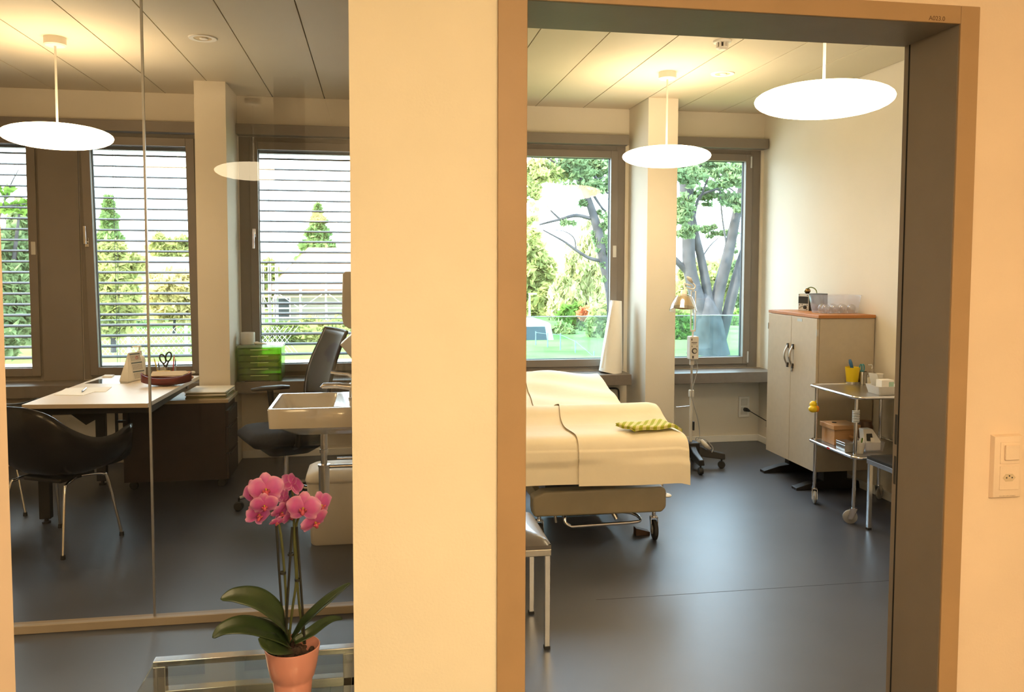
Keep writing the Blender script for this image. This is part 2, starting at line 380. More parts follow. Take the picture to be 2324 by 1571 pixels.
def ring(b, x0, x1, z0, z1, w0, w1, wb, wt, y0, y1):
    b.box(x0, x0+w0, y0, y1, z0, z1); b.box(x1-w1, x1, y0, y1, z0, z1)
    b.box(x0+w0, x1-w1, y0, y1, z0, z0+wb); b.box(x0+w0, x1-w1, y0, y1, z1-wt, z1)
def tilt(b, ang, y, z):
    bmesh.ops.rotate(b.bm, verts=b.bm.verts, cent=(0, y, z), matrix=Matrix.Rotation(ang, 3, 'X'))
def window(n, x0, x1, g0, g1, handle=None, tl=0, bal=True):
    r = struct_root('window_%d'%n, ((x0+x1)/2, 6.8, Z0))
    s = .062; gz0, gz1 = .752, 2.458
    b = MB(); ring(b, x0, x1, Z0, Z1, g0-s-x0+.012, x1-g1-s+.012, .045, .05, 6.815, 6.95)
    part('window_frame', b, 'taupe', r, bevel=.002)
    b = MB(); ring(b, g0-s, g1+s, gz0-s, gz1+s, s, s, s, s, 6.795, 6.87)
    if tl: tilt(b, tl, 6.85, .70)
    sash = part('sash', b, 'taupe', r, bevel=.003)
    b = MB(); ring(b, g0-.004, g1+.004, gz0-.004, gz1+.004, .008, .008, .008, .008, 6.845, 6.872)
    if tl: tilt(b, tl, 6.85, .70)
    part('seal', b, 'rubber', sash)
    b = MB().poly([(g0,6.858,gz0),(g1,6.858,gz0),(g1,6.858,gz1),(g0,6.858,gz1)])
    if tl: tilt(b, tl, 6.85, .70)
    part('pane', b, 'cpane', r)
    if handle:
        hx, hz, up = handle
        b = MB().box(hx-.014,hx+.014,6.786,6.795,hz-.035,hz+.035).tube([(hx,6.79,hz),(hx,6.75,hz)],.009)
        b.box(hx-.009,hx+.009,6.742,6.757,hz+(-.012 if up else -.125),hz+(.125 if up else .012))
        if tl: tilt(b, tl, 6.85, .70)
        part('window_handle', b, 'chrome', sash, bevel=.003)
    elif n != 5:
        hx = g1+.035
        b = MB().box(hx-.016,hx+.016,6.788,6.796,1.62,1.72)
        part('lock_cap', b, 'lgrey', sash, bevel=.012, seg=4)
    return r
window(1, -3.47, -2.517, -3.36, -2.600)
window(2, -2.231, -1.31, -2.122, -1.432, (-2.165, 1.72, True), -math.radians(-3.0))
window(3, -1.056, -.03, -.912, -.15, (-.945, 1.80, False))
window(4, 1.05, 2.098, 1.17, 1.972)
w5 = window(5, 2.372, 3.326, 2.50, 3.184)
b = MB().box(3.224,3.236,6.785,6.80,2.40,2.50).box(3.224,3.236,6.785,6.80,.70,.80); b.bm.free()
for z in (.70,2.40): part('hinge', MB().box(3.224,3.236,6.785,6.80,z,z+.1), 'galv', w5, bevel=.003)
# glass partition of the office
r = struct_root('window_6', (-2, 3.68, 0))
part('window_frame', MB().box(-4.05,-.058,3.655,3.705,0,.036), 'rail', r, bevel=.003)
part('joint_strip', MB().box(-.953,-.944,3.674,3.686,.036,2.87), 'steel', r)
part('pane', MB().poly([(-4.05,3.68,.03),(-.953,3.68,.03),(-.953,3.68,2.87),(-4.05,3.68,2.87)]), 'opane', r)
part('pane', MB().poly([(-.944,3.68,.03),(-.058,3.68,.03),(-.058,3.68,2.87),(-.944,3.68,2.87)]), 'opane', r)
# steel door frame of the examination room
r = struct_root('door_1', (.94, 2.0, 0))
yf, yb, zi, zt = 1.99, 2.226, 2.189, 2.236
ym = 1.998
b = MB().box(.306,.366,ym,yb,0,zt).box(1.527,1.578,ym,yb,0,zt).box(.366,1.527,ym,yb,zi,zt)
part('door_lining', b, 'jamb', r, bevel=.002)
b = MB().box(.294,.366,yf,ym,0,zt).box(1.527,1.583,yf,ym,0,zt).box(.366,1.527,yf,ym,zi,zt)
part('casing', b, 'casing', r, bevel=.002)
b = MB().box(1.5262,1.5275,2.198,2.204,0,zi); part('seal', b, 'dark', r)
for za, zb in ((1.02,1.11),(.90,.985)): part('strike_plate', MB().box(1.5255,1.528,2.207,2.217,za,zb), 'black', r, bevel=.003)
p = at(2127,42,Y=1.989)
MT['brownprint'] = mat('brown_print', (.13,.065,.03), .7, vary=0)
text('number_text', 'A023.0', .0165, 'brownprint', r, (p.x,1.9896,p.z), (PI/2,0,0))

# ------------------------------------------------------------------ exterior blinds of the office windows
def blind(x0, x1, label, cords):
    t = thing('venetian_blind', label, 'blind', ((x0+x1)/2, 7.02, .74), 'outside blinds of the office windows')
    b = MB()
    for k in range(20):
        z = .815 + .0842*k
        prof = [(-.035,-.006),(-.012,.004),(.012,.006),(.035,0),(.035,-.006),(.012,-.002),(-.012,-.005),(-.035,-.013)]
        b.prism([(x0, 7.02+y, z+h) for y, h in prof], (x1-x0,0,0))
    part('slats', b, 'blind', t)
    b = MB()
    for c in cords: b.box(c-.0015,c+.0015,7.02,7.023,.75,2.5); b.box(c+.011,c+.013,7.05,7.053,.75,2.5)
    part('cords', b, 'blind', t)
    part('headrail', MB().box(x0,x1,6.99,7.06,2.452,2.52), 'blind', t)
blind(-3.44,-2.55,'dark slatted outside blind behind the far left office window',[-2.65,-3.3])
blind(-2.20,-1.33,'dark slatted outside blind behind the tilted office window above the desk',[-2.05,-1.4])
blind(-1.02,-.06,'dark slatted outside blind behind the office window with the green drawer box',[-.86,-.20])
def balustrade(x0, x1, label, m='bal'):
    t = thing('glass_railing', label, 'railing', ((x0+x1)/2, 7.16, 0), 'glass guards outside the windows')
    part('pane', MB().poly([(x0,7.16,.5),(x1,7.16,.5),(x1,7.16,1.095),(x0,7.16,1.095)]), m, t)
    part('edge', MB().box(x0,x1,7.152,7.168,1.092,1.10), mat('bright_glass_edge',(.55,.75,.78),.2), t)
    for cx in (x0, x1-.02): part('clamp', MB().box(cx,cx+.02,7.13,7.18,.5,1.0), 'galv', t)
balustrade(1.0,2.16,'glass guard outside the window beside the paper roll')
balustrade(2.3,3.4,'glass guard outside the window in front of the big tree trunk')
balustrade(-2.3,-1.2,'glass guard outside the office window above the desk','bal2')
balustrade(-1.1,-.0,'glass guard outside the office window with the green drawer box','bal2')

# ------------------------------------------------------------------ lamps
def pendant(x, y, label, m='lamp'):
    t = thing('pendant_lamp', label, 'lamp', (x, y, 2.30), 'white disc pendant lamps')
    R, Hh = .30, .070
    prof = []
    for i in range(17):
        a = -PI/2 + PI*i/16; rr = abs(math.cos(a))**.85; zz = math.sin(a)*Hh*(1.0 if a < 0 else .92)
        prof.append((R*rr, 2.30+zz))
    prof[0] = (0, prof[0][1]); prof[-1] = (0, prof[-1][1])
    part('lamp_shade', MB().lathe(prof, (x,y,0), 48), m, t, smooth='all')
    part('rod', MB().cyl((x,y,2.36),(x,y,2.84),.0065), 'lgrey', t, smooth=True)
    part('canopy', MB().lathe([(0,2.82),(.052,2.82),(.06,2.828),(.06,2.87),(0,2.87)],(x,y,0),32), 'lgrey', t, smooth=True)
    return t
pendant(-1.835,5.26,'lit white disc pendant lamp above the office desk')
pendant(1.975,5.46,'lit white disc pendant lamp in front of the pale column')
pendant(2.0,3.49,'lit white disc pendant lamp nearest the doorway, under its lintel')
pa = at(576,402,Y=6.92); pendant(pa.x, 7.36-6.92, 'lit white disc pendant lamp in the hall, mirrored in the glass beside the column')
pendant(-2.45,2.33,'lit white disc pendant lamp in the hall, mirrored in the glass beside the office lamp')
pendant(1.5,-1.3,'added unseen disc lamp brightening the hall in front of the light switch','fill_lamp')  # this and the next two: unseen lamps added to brighten the hall walls
pendant(.45,-.55,'added unseen disc lamp brightening the hall in front of the wide plain wall','fill_lamp')
pendant(.3,-2.2,'added unseen disc lamp brightening the rear of the hall','fill_lamp')
def downlight(x, y, label):
    t = thing('ceiling_spotlight', label, 'lamp', (x,y,2.87), 'recessed ceiling spotlights')
    part('rim', MB().lathe([(.052,2.872),(.052,2.866),(.078,2.864),(.082,2.872)],(x,y,0),32), 'white', t, smooth=True)
    part('reflector', MB().lathe([(0,2.8695),(.052,2.868)],(x,y,0),32), 'tan', t)
    part('bulb', MB().lathe([(0,2.860),(.022,2.862),(.024,2.868)],(x+.005,y,0),20), 'white', t, smooth=True)
downlight(-.985,5.12,'recessed round spotlight in the office ceiling')
downlight(2.362,5.435,'recessed round spotlight in the examination room ceiling')
x, y = 2.02, 4.66
t = thing('smoke_detector','small white smoke detector on the ceiling, just below the door lintel','smoke detector',(x,y,2.87))
part('base', MB().lathe([(0,2.858),(.05,2.858),(.054,2.865),(.054,2.87),(0,2.87)],(x,y,0),28), 'white', t, smooth=True)
b = MB()
for k in range(8):
    a = 2*PI*k/8; b.box(x-.005,x+.005,y+.024,y+.036,2.828,2.858, a, (x,y,0))
b.lathe([(0,2.818),(.022,2.818),(.034,2.828),(.034,2.833),(0,2.833)],(x,y,0),24)
part('cage', b, 'white', t)
part('sensor', MB().lathe([(0,2.833),(.024,2.833),(.024,2.858),(0,2.858)],(x,y,0),20), 'black', t)
#PART3
# ------------------------------------------------------------------ shared small builders
def caster(parent, x, y, r=.05, w=.022, ang=0, top=.13, name='caster', metal='chrome', tyre='rubber'):
    b = MB(); d = Vector((math.cos(ang), math.sin(ang), 0)); n = Vector((-d.y, d.x, 0)); c = Vector((x, y, r)) + d*.018
    b.cyl((x,y,top),(x,y,r*2+.006),.011)
    for s in (-1, 1):
        q = c + n*s*(w/2+.004)
        b.prism([q+Vector((0,0,-.012))-d*.012, q+Vector((0,0,-.012))+d*.012, Vector((x,y,r*2+.008))+n*s*(w/2+.004)+d*.02, Vector((x,y,r*2+.008))+n*s*(w/2+.004)-d*.02], n*.003*s)
    b.prism([Vector((x,y,r*2+.008))+d*a+n*e for a, e in ((-.02,-w/2-.007),(.02,-w/2-.007),(.02,w/2+.007),(-.02,w/2+.007))], (0,0,.006))
    o = part(name, b, metal, parent, smooth=True)
    wb = MB().lathe([(0,-w/2),(r*.8,-w/2),(r,-w/2+.005),(r,w/2-.005),(r*.8,w/2),(0,w/2)], c, 24, axis=n)
    part('wheel', wb, tyre, o, smooth=True)
    part('hub', MB().lathe([(0,-w/2-.002),(r*.45,-w/2-.002),(r*.45,w/2+.002),(0,w/2+.002)], c, 16, axis=n), 'grey', o, smooth=True)
    return o
def rbox(name, x0,x1,y0,y1,z0,z1, m, parent, bev=.006, seg=3, rz=0, c=None):
    return part(name, MB().box(x0,x1,y0,y1,z0,z1,rz,c), m, parent, bevel=bev, seg=seg)
def rings_mesh(rings, cap0=True, cap1=True):
    b = MB(); R = [[b.bm.verts.new(Vector(p)) for p in r] for r in rings]
    for p, q in zip(R, R[1:]):
        n = len(p)
        for i in range(n): b.bm.faces.new([p[i], p[(i+1)%n], q[(i+1)%n], q[i]])
    if cap0: b.bm.faces.new(R[0][::-1])
    if cap1: b.bm.faces.new(R[-1])
    return b
def rrect(x0,x1,y0,y1,z,r,n=5):
    P = []
    for cx, cy, a0 in ((x1-r,y1-r,0),(x0+r,y1-r,PI/2),(x0+r,y0+r,PI),(x1-r,y0+r,1.5*PI)):
        for k in range(n+1): a = a0+PI/2*k/n; P.append((cx+r*math.cos(a), cy+r*math.sin(a), z))
    return P
def interp(T, t):
    for (a, va), (b, vb) in zip(T, T[1:]):
        if t <= b: k = (t-a)/(b-a) if b > a else 0; k = max(0, min(1, k)); return va+(vb-va)*k
    return T[-1][1]

# ------------------------------------------------------------------ examination bed
bed = thing('examination_bed','wheeled examination bed with beige foot beam under cream paper','bed',(1.23,5.05,0))
b = MB().prism([(.838,4.34,.215),(.845,4.34,.178),(1.572,4.34,.172),(1.598,4.34,.20),(1.598,4.34,.295),(1.578,4.34,.318),(.90,4.34,.316),(.838,4.34,.285)], (0,.10,0))
part('foot_beam', b, 'beige', bed, bevel=.014, seg=4)
rbox('side_rail', 1.53,1.57, 4.44,5.85,.22,.29,'beige',bed); rbox('side_rail', .87,.91, 4.44,5.85,.22,.29,'beige',bed)
rbox('head_beam', .84,1.60, 5.80,5.88,.19,.30,'beige',bed,.012)
rbox('motor_housing', 1.06,1.40,4.62,5.10,.085,.24,'black',bed,.012)
b = MB()
for s in (-1,1):
    b.cyl((1.23+s*.22,4.75,.26),(1.23+s*.22,5.5,.50),.018); b.cyl((1.23+s*.20,5.5,.26),(1.23+s*.20,4.75,.50),.018)
part('scissor_lift', b, 'steel', bed, smooth=True)
P = curve3([(1.045,4.45,.21),(1.03,4.40,.17),(1.028,4.38,.13),(1.06,4.375,.106)],14) + curve3([(1.40,4.375,.112),(1.455,4.38,.118),(1.462,4.42,.13),(1.43,4.455,.142),(1.372,4.46,.155),(1.355,4.46,.21)],24)
part('foot_pedal_bar', MB().tube(P,.0095,12), 'chrome', bed, smooth=True)
part('pedal_lever', MB().tube([(1.31,4.44,.20),(1.318,4.42,.15),(1.33,4.41,.125)],[.014,.013,.012]), 'steel', bed, smooth=True)
part('pedal_lever', MB().tube([(.995,4.45,.2),(.985,4.45,.15),(.99,4.45,.11)],.009), 'steel', bed, smooth=True)
for cx, cy, an in ((1.553,4.42,-1.68),(.895,4.46,-1.5),(1.553,5.82,1),(.895,5.82,1)):
    c_ = caster(bed, cx, cy, .056, .028, an, .20)
b = MB().ball((1.715,4.66,.175),.03,16,(1.0,1.2,.35)); part('brake_pedal', b, 'white', bed, smooth=True)
b = MB().tube([(1.56,4.66,.22),(1.64,4.66,.2),(1.71,4.66,.18)],.012).ball((1.69,4.70,.225),.018); part('brake_arm', b, 'steel', bed, smooth=True)
PROF = [(4.225,.385),(4.228,.45),(4.233,.53),(4.243,.578),(4.262,.606),(4.30,.621),(4.36,.625),(4.44,.627),(4.53,.640),(4.61,.668),(4.67,.698),(4.735,.712),(4.80,.698),(4.86,.650),(4.95,.607),(5.15,.618),(5.40,.660),(5.64,.706),(5.79,.738),(5.87,.736),(5.92,.68),(5.945,.60)]
def padpoly(a, c, zb, dz):
    pts = [(y, z-dz) for y, z in PROF if a <= y <= c]; return [(.86,a+.01,zb)]+[(.86,max(y,a+.015),z) for y, z in pts]+[(.86,c-.01,zb)]
part('foot_cushion', MB().prism(padpoly(4.255,4.80,.53,.03),(.74,0,0)), 'seatpad', bed, bevel=.01)
part('back_cushion', MB().prism(padpoly(4.95,5.88,.53,.04),(.74,0,0)), 'seatpad', bed, bevel=.01)
rbox('top_frame', .88,1.58,4.30,5.82,.48,.53,'steel',bed,.006)
pc = curve3([(0,y,z) for y, z in PROF], 110)
def sheetf(xl, xr, dz, hem, curl=False):
    d0 = dz
    def f(u, v):
        i_ = min(len(pc)-1, int(round(u*(len(pc)-1)))); p = pc[i_]; y, z = p.y, p.z
        dz = d0 + (.003*max(0, 1-v*9)**2 if curl else 0)
        tg_ = (pc[min(len(pc)-1,i_+1)]-pc[max(0,i_-1)]).normalized()
        a, c = interp(xl, y), interp(xr, y); x = a+(c-a)*v
        if y > 5.5: z += .030*math.exp(-((x-1.18)/.22)**2)*min(1,(y-5.5)/.25)
        if y > 4.9: z += .006*math.sin(11*x+9*y)*math.sin(7*y-4*x) + .004*math.sin(23*y+10*x)
        else: z += .0025*math.sin(6*x+3)
        if x > 1.62: z -= .45*(x-1.62)**1.2
        if x < .70: z -= .3*(.70-x)
        y2 = y - (.012*math.sin(5*x) if z < .5 else 0)
        k = max(0, min(1, (.60-z)/.18)) if y < 4.27 else 0
        return (x, y2 - dz*tg_.z, z + dz*tg_.y - hem*k)
    return f
sl = part('exam_paper_sheet', MB().grid(sheetf([(4.1,.60),(4.75,.62),(4.9,.70),(5.95,.74)], [(4.1,1.19),(4.75,1.19),(5.95,1.08)], .006, .004), 109, 18), 'sheet', None, smooth='all')
tag(sl, 'cream paper strip on the bed, lying under the overlapping strip on its right', 'paper', 'paper strips over the examination bed')
sr = part('exam_paper_sheet', MB().grid(sheetf([(4.2,1.063),(4.30,1.062),(4.48,1.04),(4.6,1.045),(4.75,1.07),(4.9,1.03),(5.1,.995),(5.4,1.02),(5.95,1.05)], [(4.2,1.682),(4.45,1.675),(4.75,1.665),(4.87,1.63),(5.0,1.60),(5.95,1.61)], .0135, .012, True), 109, 24), 'sheet', None, smooth='all')
tag(sr, 'cream paper strip on top of the bed with the striped cloth lying on it', 'paper', 'paper strips over the examination bed')
def cloth(u, v):
    A, B, C, D = Vector((1.316,4.40,0)), Vector((1.605,4.485,0)), Vector((1.672,4.31,0)), Vector((1.385,4.275,0))
    p = (A*(1-u)+B*u)*(1-v)+(D*(1-u)+C*u)*v
    z = .667 + .004*math.sin(9*u)+.003*math.cos(7*v)
    if p.x > 1.625: z -= .6*(p.x-1.625)
    if p.y < 4.30: z -= .4*(4.30-p.y)
    return (p.x, p.y, z)
ck = thing('folded_cloth','folded yellow-green striped cloth lying on the bed paper','cloth',(1.49,4.33,.64))
MT['cloth'] = stripe_mat('green_yellow_stripes', (.40,.42,.03), (.68,.62,.24), 9, .9, 'X', .5)
for k in range(3):
    part('fold', MB().grid(lambda u, v, k=k: tuple(Vector(cloth(min(1,u+.012*(k%2)), v))+Vector((0,0,-.0055*k))), 14, 8), 'cloth', ck, smooth='all', solid=.005)
w = part('door_wedge', MB().prism([(1.465,4.52,0),(1.55,4.52,0),(1.55,4.52,.02),(1.465,4.52,.045)],(0,-.05,0)), 'wedge', None, bevel=.003)
tag(w, 'brown wedge on the floor behind the bed wheel', 'wedge')

# ------------------------------------------------------------------ stools
def stool(x0, x1, y0, y1, zt, label, legs, apron, padm, pad=.055):
    t = thing('padded_stool', label, 'stool', ((x0+x1)/2,(y0+y1)/2,0), 'padded stools with metal legs')
    def f(u, v):
        x = x0+(x1-x0)*u; y = y0+(y1-y0)*v; e = min(u,1-u,v,1-v)
        return (x, y, zt-pad+.012+(pad-.012)*min(1,(max(0,e)/.22))**.5)
    b = MB().grid(f, 24, 24)
    b.box(x0+.001,x1-.001,y0+.001,y1-.001,zt-pad-.004,zt-pad+.012)
    part('seat', b, padm, t, smooth=True)
    rbox('frame', x0,x1,y0,y1,zt-pad-.032,zt-pad-.004, apron, t, .003)
    for lx, ly in legs:
        b = MB().box(lx-.011,lx+.011,ly-.011,ly+.011,.012,zt-pad-.03); l = part('leg', b, 'chrome', t, bevel=.002)
        part('foot', MB().box(lx-.012,lx+.012,ly-.012,ly+.012,0,.013), 'rubber', l)
    return t
stool(.25,.688,3.17,3.57,.475,'dark padded stool on metal legs just inside the doorway, by the bed foot',[(.675,3.19),(.675,3.53),(.27,3.19),(.27,3.53)],'steel','seatpad')
stool(2.842,3.26,3.96,4.385,.455,'dark padded stool with blue-grey edge in front of the steel trolley',[(2.858,4.37),(3.24,4.37),(2.858,3.98),(3.24,3.98)],mat('blue_grey_edge',(.16,.19,.26),.4),'black',.03)

# ------------------------------------------------------------------ cabinet and what stands on it
cab = thing('storage_cabinet','greige two-door storage cabinet with orange-brown top in the corner','cabinet',(3.13,5.45,0))
X0, X1, Y0, Y1 = 2.935, 3.342, 5.105, 5.80
b = MB().box(X0+.004,X1,Y0,Y1,.155,1.20); part('carcass', b, 'cabinet', cab, bevel=.002)
part('top', MB().box(X0-.012,X1,Y0-.012,Y1+.01,1.20,1.222), 'cabtop', cab, bevel=.003)
for i, (a, c) in enumerate(((Y0+.002,5.449),(5.452,Y1-.002))):
    d = part('door', MB().box(X0-.016,X0+.003,a,c,.158,1.197), 'cabinet', cab, bevel=.002)
    hy = 5.415 if i == 0 else 5.487
    pts = [(X0-.016-.030*math.sin(PI*k/12), hy+.0, .835+.155*k/12) for k in range(13)]
    part('handle', MB().tube(pts,[.009]+[.0065]*11+[.009],10), 'steel', d, smooth=True)
    for z in (.827,.965): part('handle_end', MB().box(X0-.026,X0-.016,hy-.008,hy+.008,z,z+.033), 'black', d)
    hyy = a-.004 if i == 0 else c-.002
    for z in (.33,1.08): part('hinge', MB().box(X0-.019,X0-.002,hyy,hyy+.006,z,z+.045), 'steel', d)
    if i == 0:
        part('lock', MB().lathe([(0,0),(.011,0),(.011,.006),(0,.007)],(X0-.016,5.43,.815),16,axis=(-1,0,0)), 'steel', d, smooth=True)
        part('name_plate', MB().box(X0-.018,X0-.016,5.30,5.365,1.165,1.185), mat('pale_blue_label',(.42,.50,.55),.4), d)
for y in (5.22,5.70):
    b = MB().prism([(2.86,y,0),(2.86,y,.018),(2.98,y,.05),(3.06,y,.06),(3.06,y,.155),(3.24,y,.155),(3.24,y,.06),(3.33,y,.05),(3.338,y,.018),(3.338,y,0)],(0,.07,0))
    part('foot', b, 'black', cab, bevel=.004)
rt = thing('desk_radio','small silver radio with dark display on the cabinet','radio',(3.07,5.65,1.222))
A = Vector((3.135,5.60,1.222)); wd = Vector((-.3,.954,0))*.10; dp = Vector((.954,.3,0))*.19; hh = .125
part('body', MB().prism([A, A+wd, A+wd+dp, A+dp], (0,0,hh)), 'black', rt, bevel=.003)
nn = Vector((-.954,-.3,0)); F = lambda u, v: A + wd*u + Vector((0,0,hh*v)) + nn*.002
part('front_panel', MB().prism([F(.0,.0),F(1,.0),F(1,1),F(0,1)], nn*.004), 'galv', rt, bevel=.002)
q = nn*.0045
part('display', MB().prism([F(.04,.42)+q,F(.96,.42)+q,F(.96,.84)+q,F(.04,.84)+q], nn*.001), 'black', rt)
part('dial', MB().lathe([(0,0),(.014,0),(.013,.010),(0,.011)], F(.3,.21)+q, 20, axis=nn), 'black', rt, smooth=True)
for u, v in ((.6,.25),(.72,.2),(.84,.15),(.86,.34),(.12,.08),(.12,.34),(.6,.36),(.9,.92),(.12,.92)):
    part('button', MB().lathe([(0,0),(.004,0),(.003,.003),(0,.003)], F(u,v)+q, 10, axis=nn), 'black', rt)
ap = thing('bronze_apple','tiny bronze apple ornament with a green ribbon on top of the radio','ornament',(3.12,5.66,1.347))
b = MB().lathe([(0,1.3475),(.012,1.348),(.022,1.360),(.023,1.372),(.016,1.384),(.006,1.386),(0,1.382)],(3.155,5.665,0),20); part('fruit', b, 'brass', ap, smooth='all')
part('ribbon', MB().tube(curve3([(3.152,5.66,1.384),(3.165,5.64,1.394),(3.19,5.635,1.388),(3.205,5.63,1.372),(3.208,5.625,1.352)],16),.004,8), 'leafy', ap, smooth=True)
tb = thing('plastic_tub','clear plastic tub with a flared rim on the cabinet','tub',(3.145,5.37,1.222))
rg = [rrect(3.055,3.320,5.26,5.43,1.2235,.02), rrect(3.032,3.336,5.246,5.444,1.345,.025), rrect(3.025,3.341,5.240,5.450,1.347,.025), rrect(3.025,3.341,5.240,5.450,1.351,.025)]
part('wall', rings_mesh(rg, True, False), 'tub', tb, smooth=True)
for k, (jx, jy) in enumerate(((3.095,5.30),(3.160,5.295),(3.224,5.297),(3.286,5.30),(3.11,5.375),(3.19,5.38),(3.26,5.385))):
    t = thing('cupping_glass', ['round clear cupping glass at the left end of the plastic tub','round clear cupping glass second from the left at the front of the tub','round clear cupping glass third from the left at the front of the tub','round clear cupping glass at the right end of the plastic tub','round clear cupping glass at the back left of the tub','round clear cupping glass in the middle of the back row in the tub','round clear cupping glass at the back right of the tub'][k], 'glass', (jx,jy,1.2255), 'cupping glasses in the plastic tub')
    part('bulb', MB().lathe([(0,1.286),(.012,1.284),(.024,1.273),(.0295,1.256),(.027,1.240),(.023,1.230),(.024,1.2265),(.026,1.2265)],(jx,jy,0),24), 'jarg', t, smooth='all')

# ------------------------------------------------------------------ steel trolley and what stands on it
tr = thing('steel_trolley','two-tier steel instrument trolley beside the cabinet','trolley',(3.06,4.70,0))
TX0, TX1, TY0, TY1, TZ, LZ = 2.80, 3.32, 4.425, 4.985, .772, .412
def tray(z, name):
    part(name, rings_mesh([rrect(TX0+.008,TX1-.008,TY0+.008,TY1-.008,z-.006,.05), rrect(TX0+.008,TX1-.008,TY0+.008,TY1-.008,z,.05)]), 'steel', tr, smooth=True)
    P = [Vector(p) for p in rrect(TX0,TX1,TY0,TY1,z,.055,8)]; P.append(P[0])
    part('rim', MB().tube(P,.009,10), 'chrome', tr, smooth=True)
tray(TZ,'top_tray'); tray(LZ,'lower_tray')
for px_, py_, i in ((TX0+.03,TY1-.05,0),(TX0+.03,TY0+.06,1),(TX1-.03,TY1-.05,2),(TX1-.03,TY0+.06,3)):
    part('pole', MB().cyl((px_,py_,.115),(px_,py_,TZ-.006),.0105), 'chrome', tr, smooth=True)
    caster(tr, px_, py_, .042, .02, (-1.95,2.7,.5,1)[i], .135, tyre='grey')
sp = thing('wire_spring_clip','coiled wire clip around the near trolley pole','clip',(2.83,4.485,.63))
hp = [(2.83+.0185*math.cos(a), 4.485+.0185*math.sin(a), .615+.075*a/(2*PI*8)) for a in [2*PI*k/12 for k in range(97)]]
part('coil', MB().tube(hp,.0035,6), 'galv', sp, smooth=True)
def onp(px, py, z): p = at(px, py, Z=z); return p.x, p.y
dk = thing('rubber_duck','yellow and orange toy duck hanging on the far trolley pole','toy',(2.80,4.93,.62))
b = MB().ball((2.797,4.915,.655),.024,14,(1,1,.95)).ball((2.792,4.905,.627),.030,14,(1.1,.8,.8)); part('body', b, 'yellow', dk, smooth='all')
part('beak', MB().ball((2.812,4.895,.628),.018,10,(1,.6,1.2)), 'orange', dk, smooth='all')
zt = TZ+.0005
x, y = onp(1934,871,zt)
t = thing('steel_dish','small round steel dish under the yellow cup on the trolley','dish',(x,y,zt))
part('dish', MB().lathe([(0,zt+.003),(.040,zt+.003),(.044,zt+.016),(.047,zt+.016),(.045,zt),(0,zt)],(x,y,0),32), 'steel', t, smooth=True)
cz = zt+.0045
t = thing('yellow_cup','yellow plastic cup on the trolley top','cup',(x,y,cz))
part('wall', MB().lathe([(0,cz),(.036,cz),(.047,cz+.106),(.0455,cz+.106),(.035,cz+.004),(0,cz+.004)],(x,y,0),32), 'yellow', t, smooth=True)
t = thing('blue_handle_tool','blue rounded handle leaning out of the yellow cup','tool',(x,y,cz+.01))
part('handle', MB().tube([(x+.016,y+.010,cz+.008),(x+.006,y+.012,cz+.09),(x-.008,y+.012,cz+.135),(x-.014,y+.012,cz+.155)],[.007,.010,.012,.008],12), 'blue', t, smooth='all')
x, y = onp(1961,872,zt); y += .02
t = thing('steel_beaker','steel beaker behind the yellow cup on the trolley','beaker',(x,y,zt))
part('wall', MB().lathe([(0,zt),(.028,zt),(.028,zt+.078),(.030,zt+.082),(.026,zt+.082),(.026,zt+.004),(0,zt+.004)],(x,y,0),28), 'steel', t, smooth=True)
t = thing('teal_scissors','teal handled scissors standing in the steel beaker','scissors',(x,y,zt+.006))
b = MB()
for s in (-1,1):
    c = Vector((x-.006+s*.008,y,zt+.105)); b.tube([c+Vector((.010*math.cos(a)*.9,0,.024*math.sin(a))) for a in [2*PI*k/16 for k in range(17)]],.0042,8)
part('handle', b, 'teal', t, smooth=True)
part('blade', MB().box(x-.012,x-.001,y-.002,y+.002,zt+.01,zt+.085), 'steel', t)
x, y = onp(1980,878,zt); y += .01
t = thing('glass_bottle','clear glass pump bottle with pale liquid between beaker and white jar','bottle',(x,y,zt))
part('liquid', MB().lathe([(0,zt+.002),(.027,zt+.002),(.027,zt+.058),(0,zt+.058)],(x,y,0),24), mat('pale_liquid',(.66,.56,.34),.3), t, smooth=True)
part('glass', MB().lathe([(0,zt),(.0295,zt),(.030,zt+.075),(.022,zt+.092),(.011,zt+.098),(.011,zt+.118),(0,zt+.118)],(x,y,0),24), 'clear', t, smooth=True)
part('pump', MB().tube([(x,y,zt+.118),(x,y,zt+.135),(x-.004,y,zt+.142),(x-.03,y,zt+.142)],.004,8), 'chrome', t, smooth=True)
x, y = onp(1998,874,zt); y += .02
t = thing('white_jar','small white jar with dark printed marks behind the white tray','jar',(x,y,zt))
part('wall', MB().lathe([(0,zt),(.028,zt),(.030,zt+.062),(.031,zt+.072),(0,zt+.074)],(x,y,0),24), 'white', t, smooth=True)
b = MB()
for k in range(3): b.box(x-.022+.012*k,x-.014+.012*k,y-.0312,y-.0295,zt+.028-.003*(k%2),zt+.042)
part('print', b, 'black', t)
x, y = onp(2012,897,zt)
t = thing('white_tray','white plastic tray at the right of the trolley top','tray',(x+.03,y+.06,zt))
rg = [rrect(x-.042,x+.10,y,y+.13,zt,.012), rrect(x-.055,x+.115,y-.012,y+.145,zt+.052,.014), rrect(x-.051,x+.111,y-.008,y+.141,zt+.052,.014), rrect(x-.038,x+.096,y+.004,y+.126,zt+.004,.012)]
part('wall', rings_mesh(rg), 'white', t, smooth=True)
t = thing('supply_box','small white and green box lying in the white tray','box',(x+.03,y+.05,zt+.05))
part('carton', MB().box(x-.02,x+.06,y+.02,y+.08,zt+.0045,zt+.088), 'white', t, bevel=.002)
part('band', MB().box(x+.028,x+.0605,y+.0195,y+.0805,zt+.03,zt+.076), mat('pale_green_print',(.35,.52,.42),.6), t)
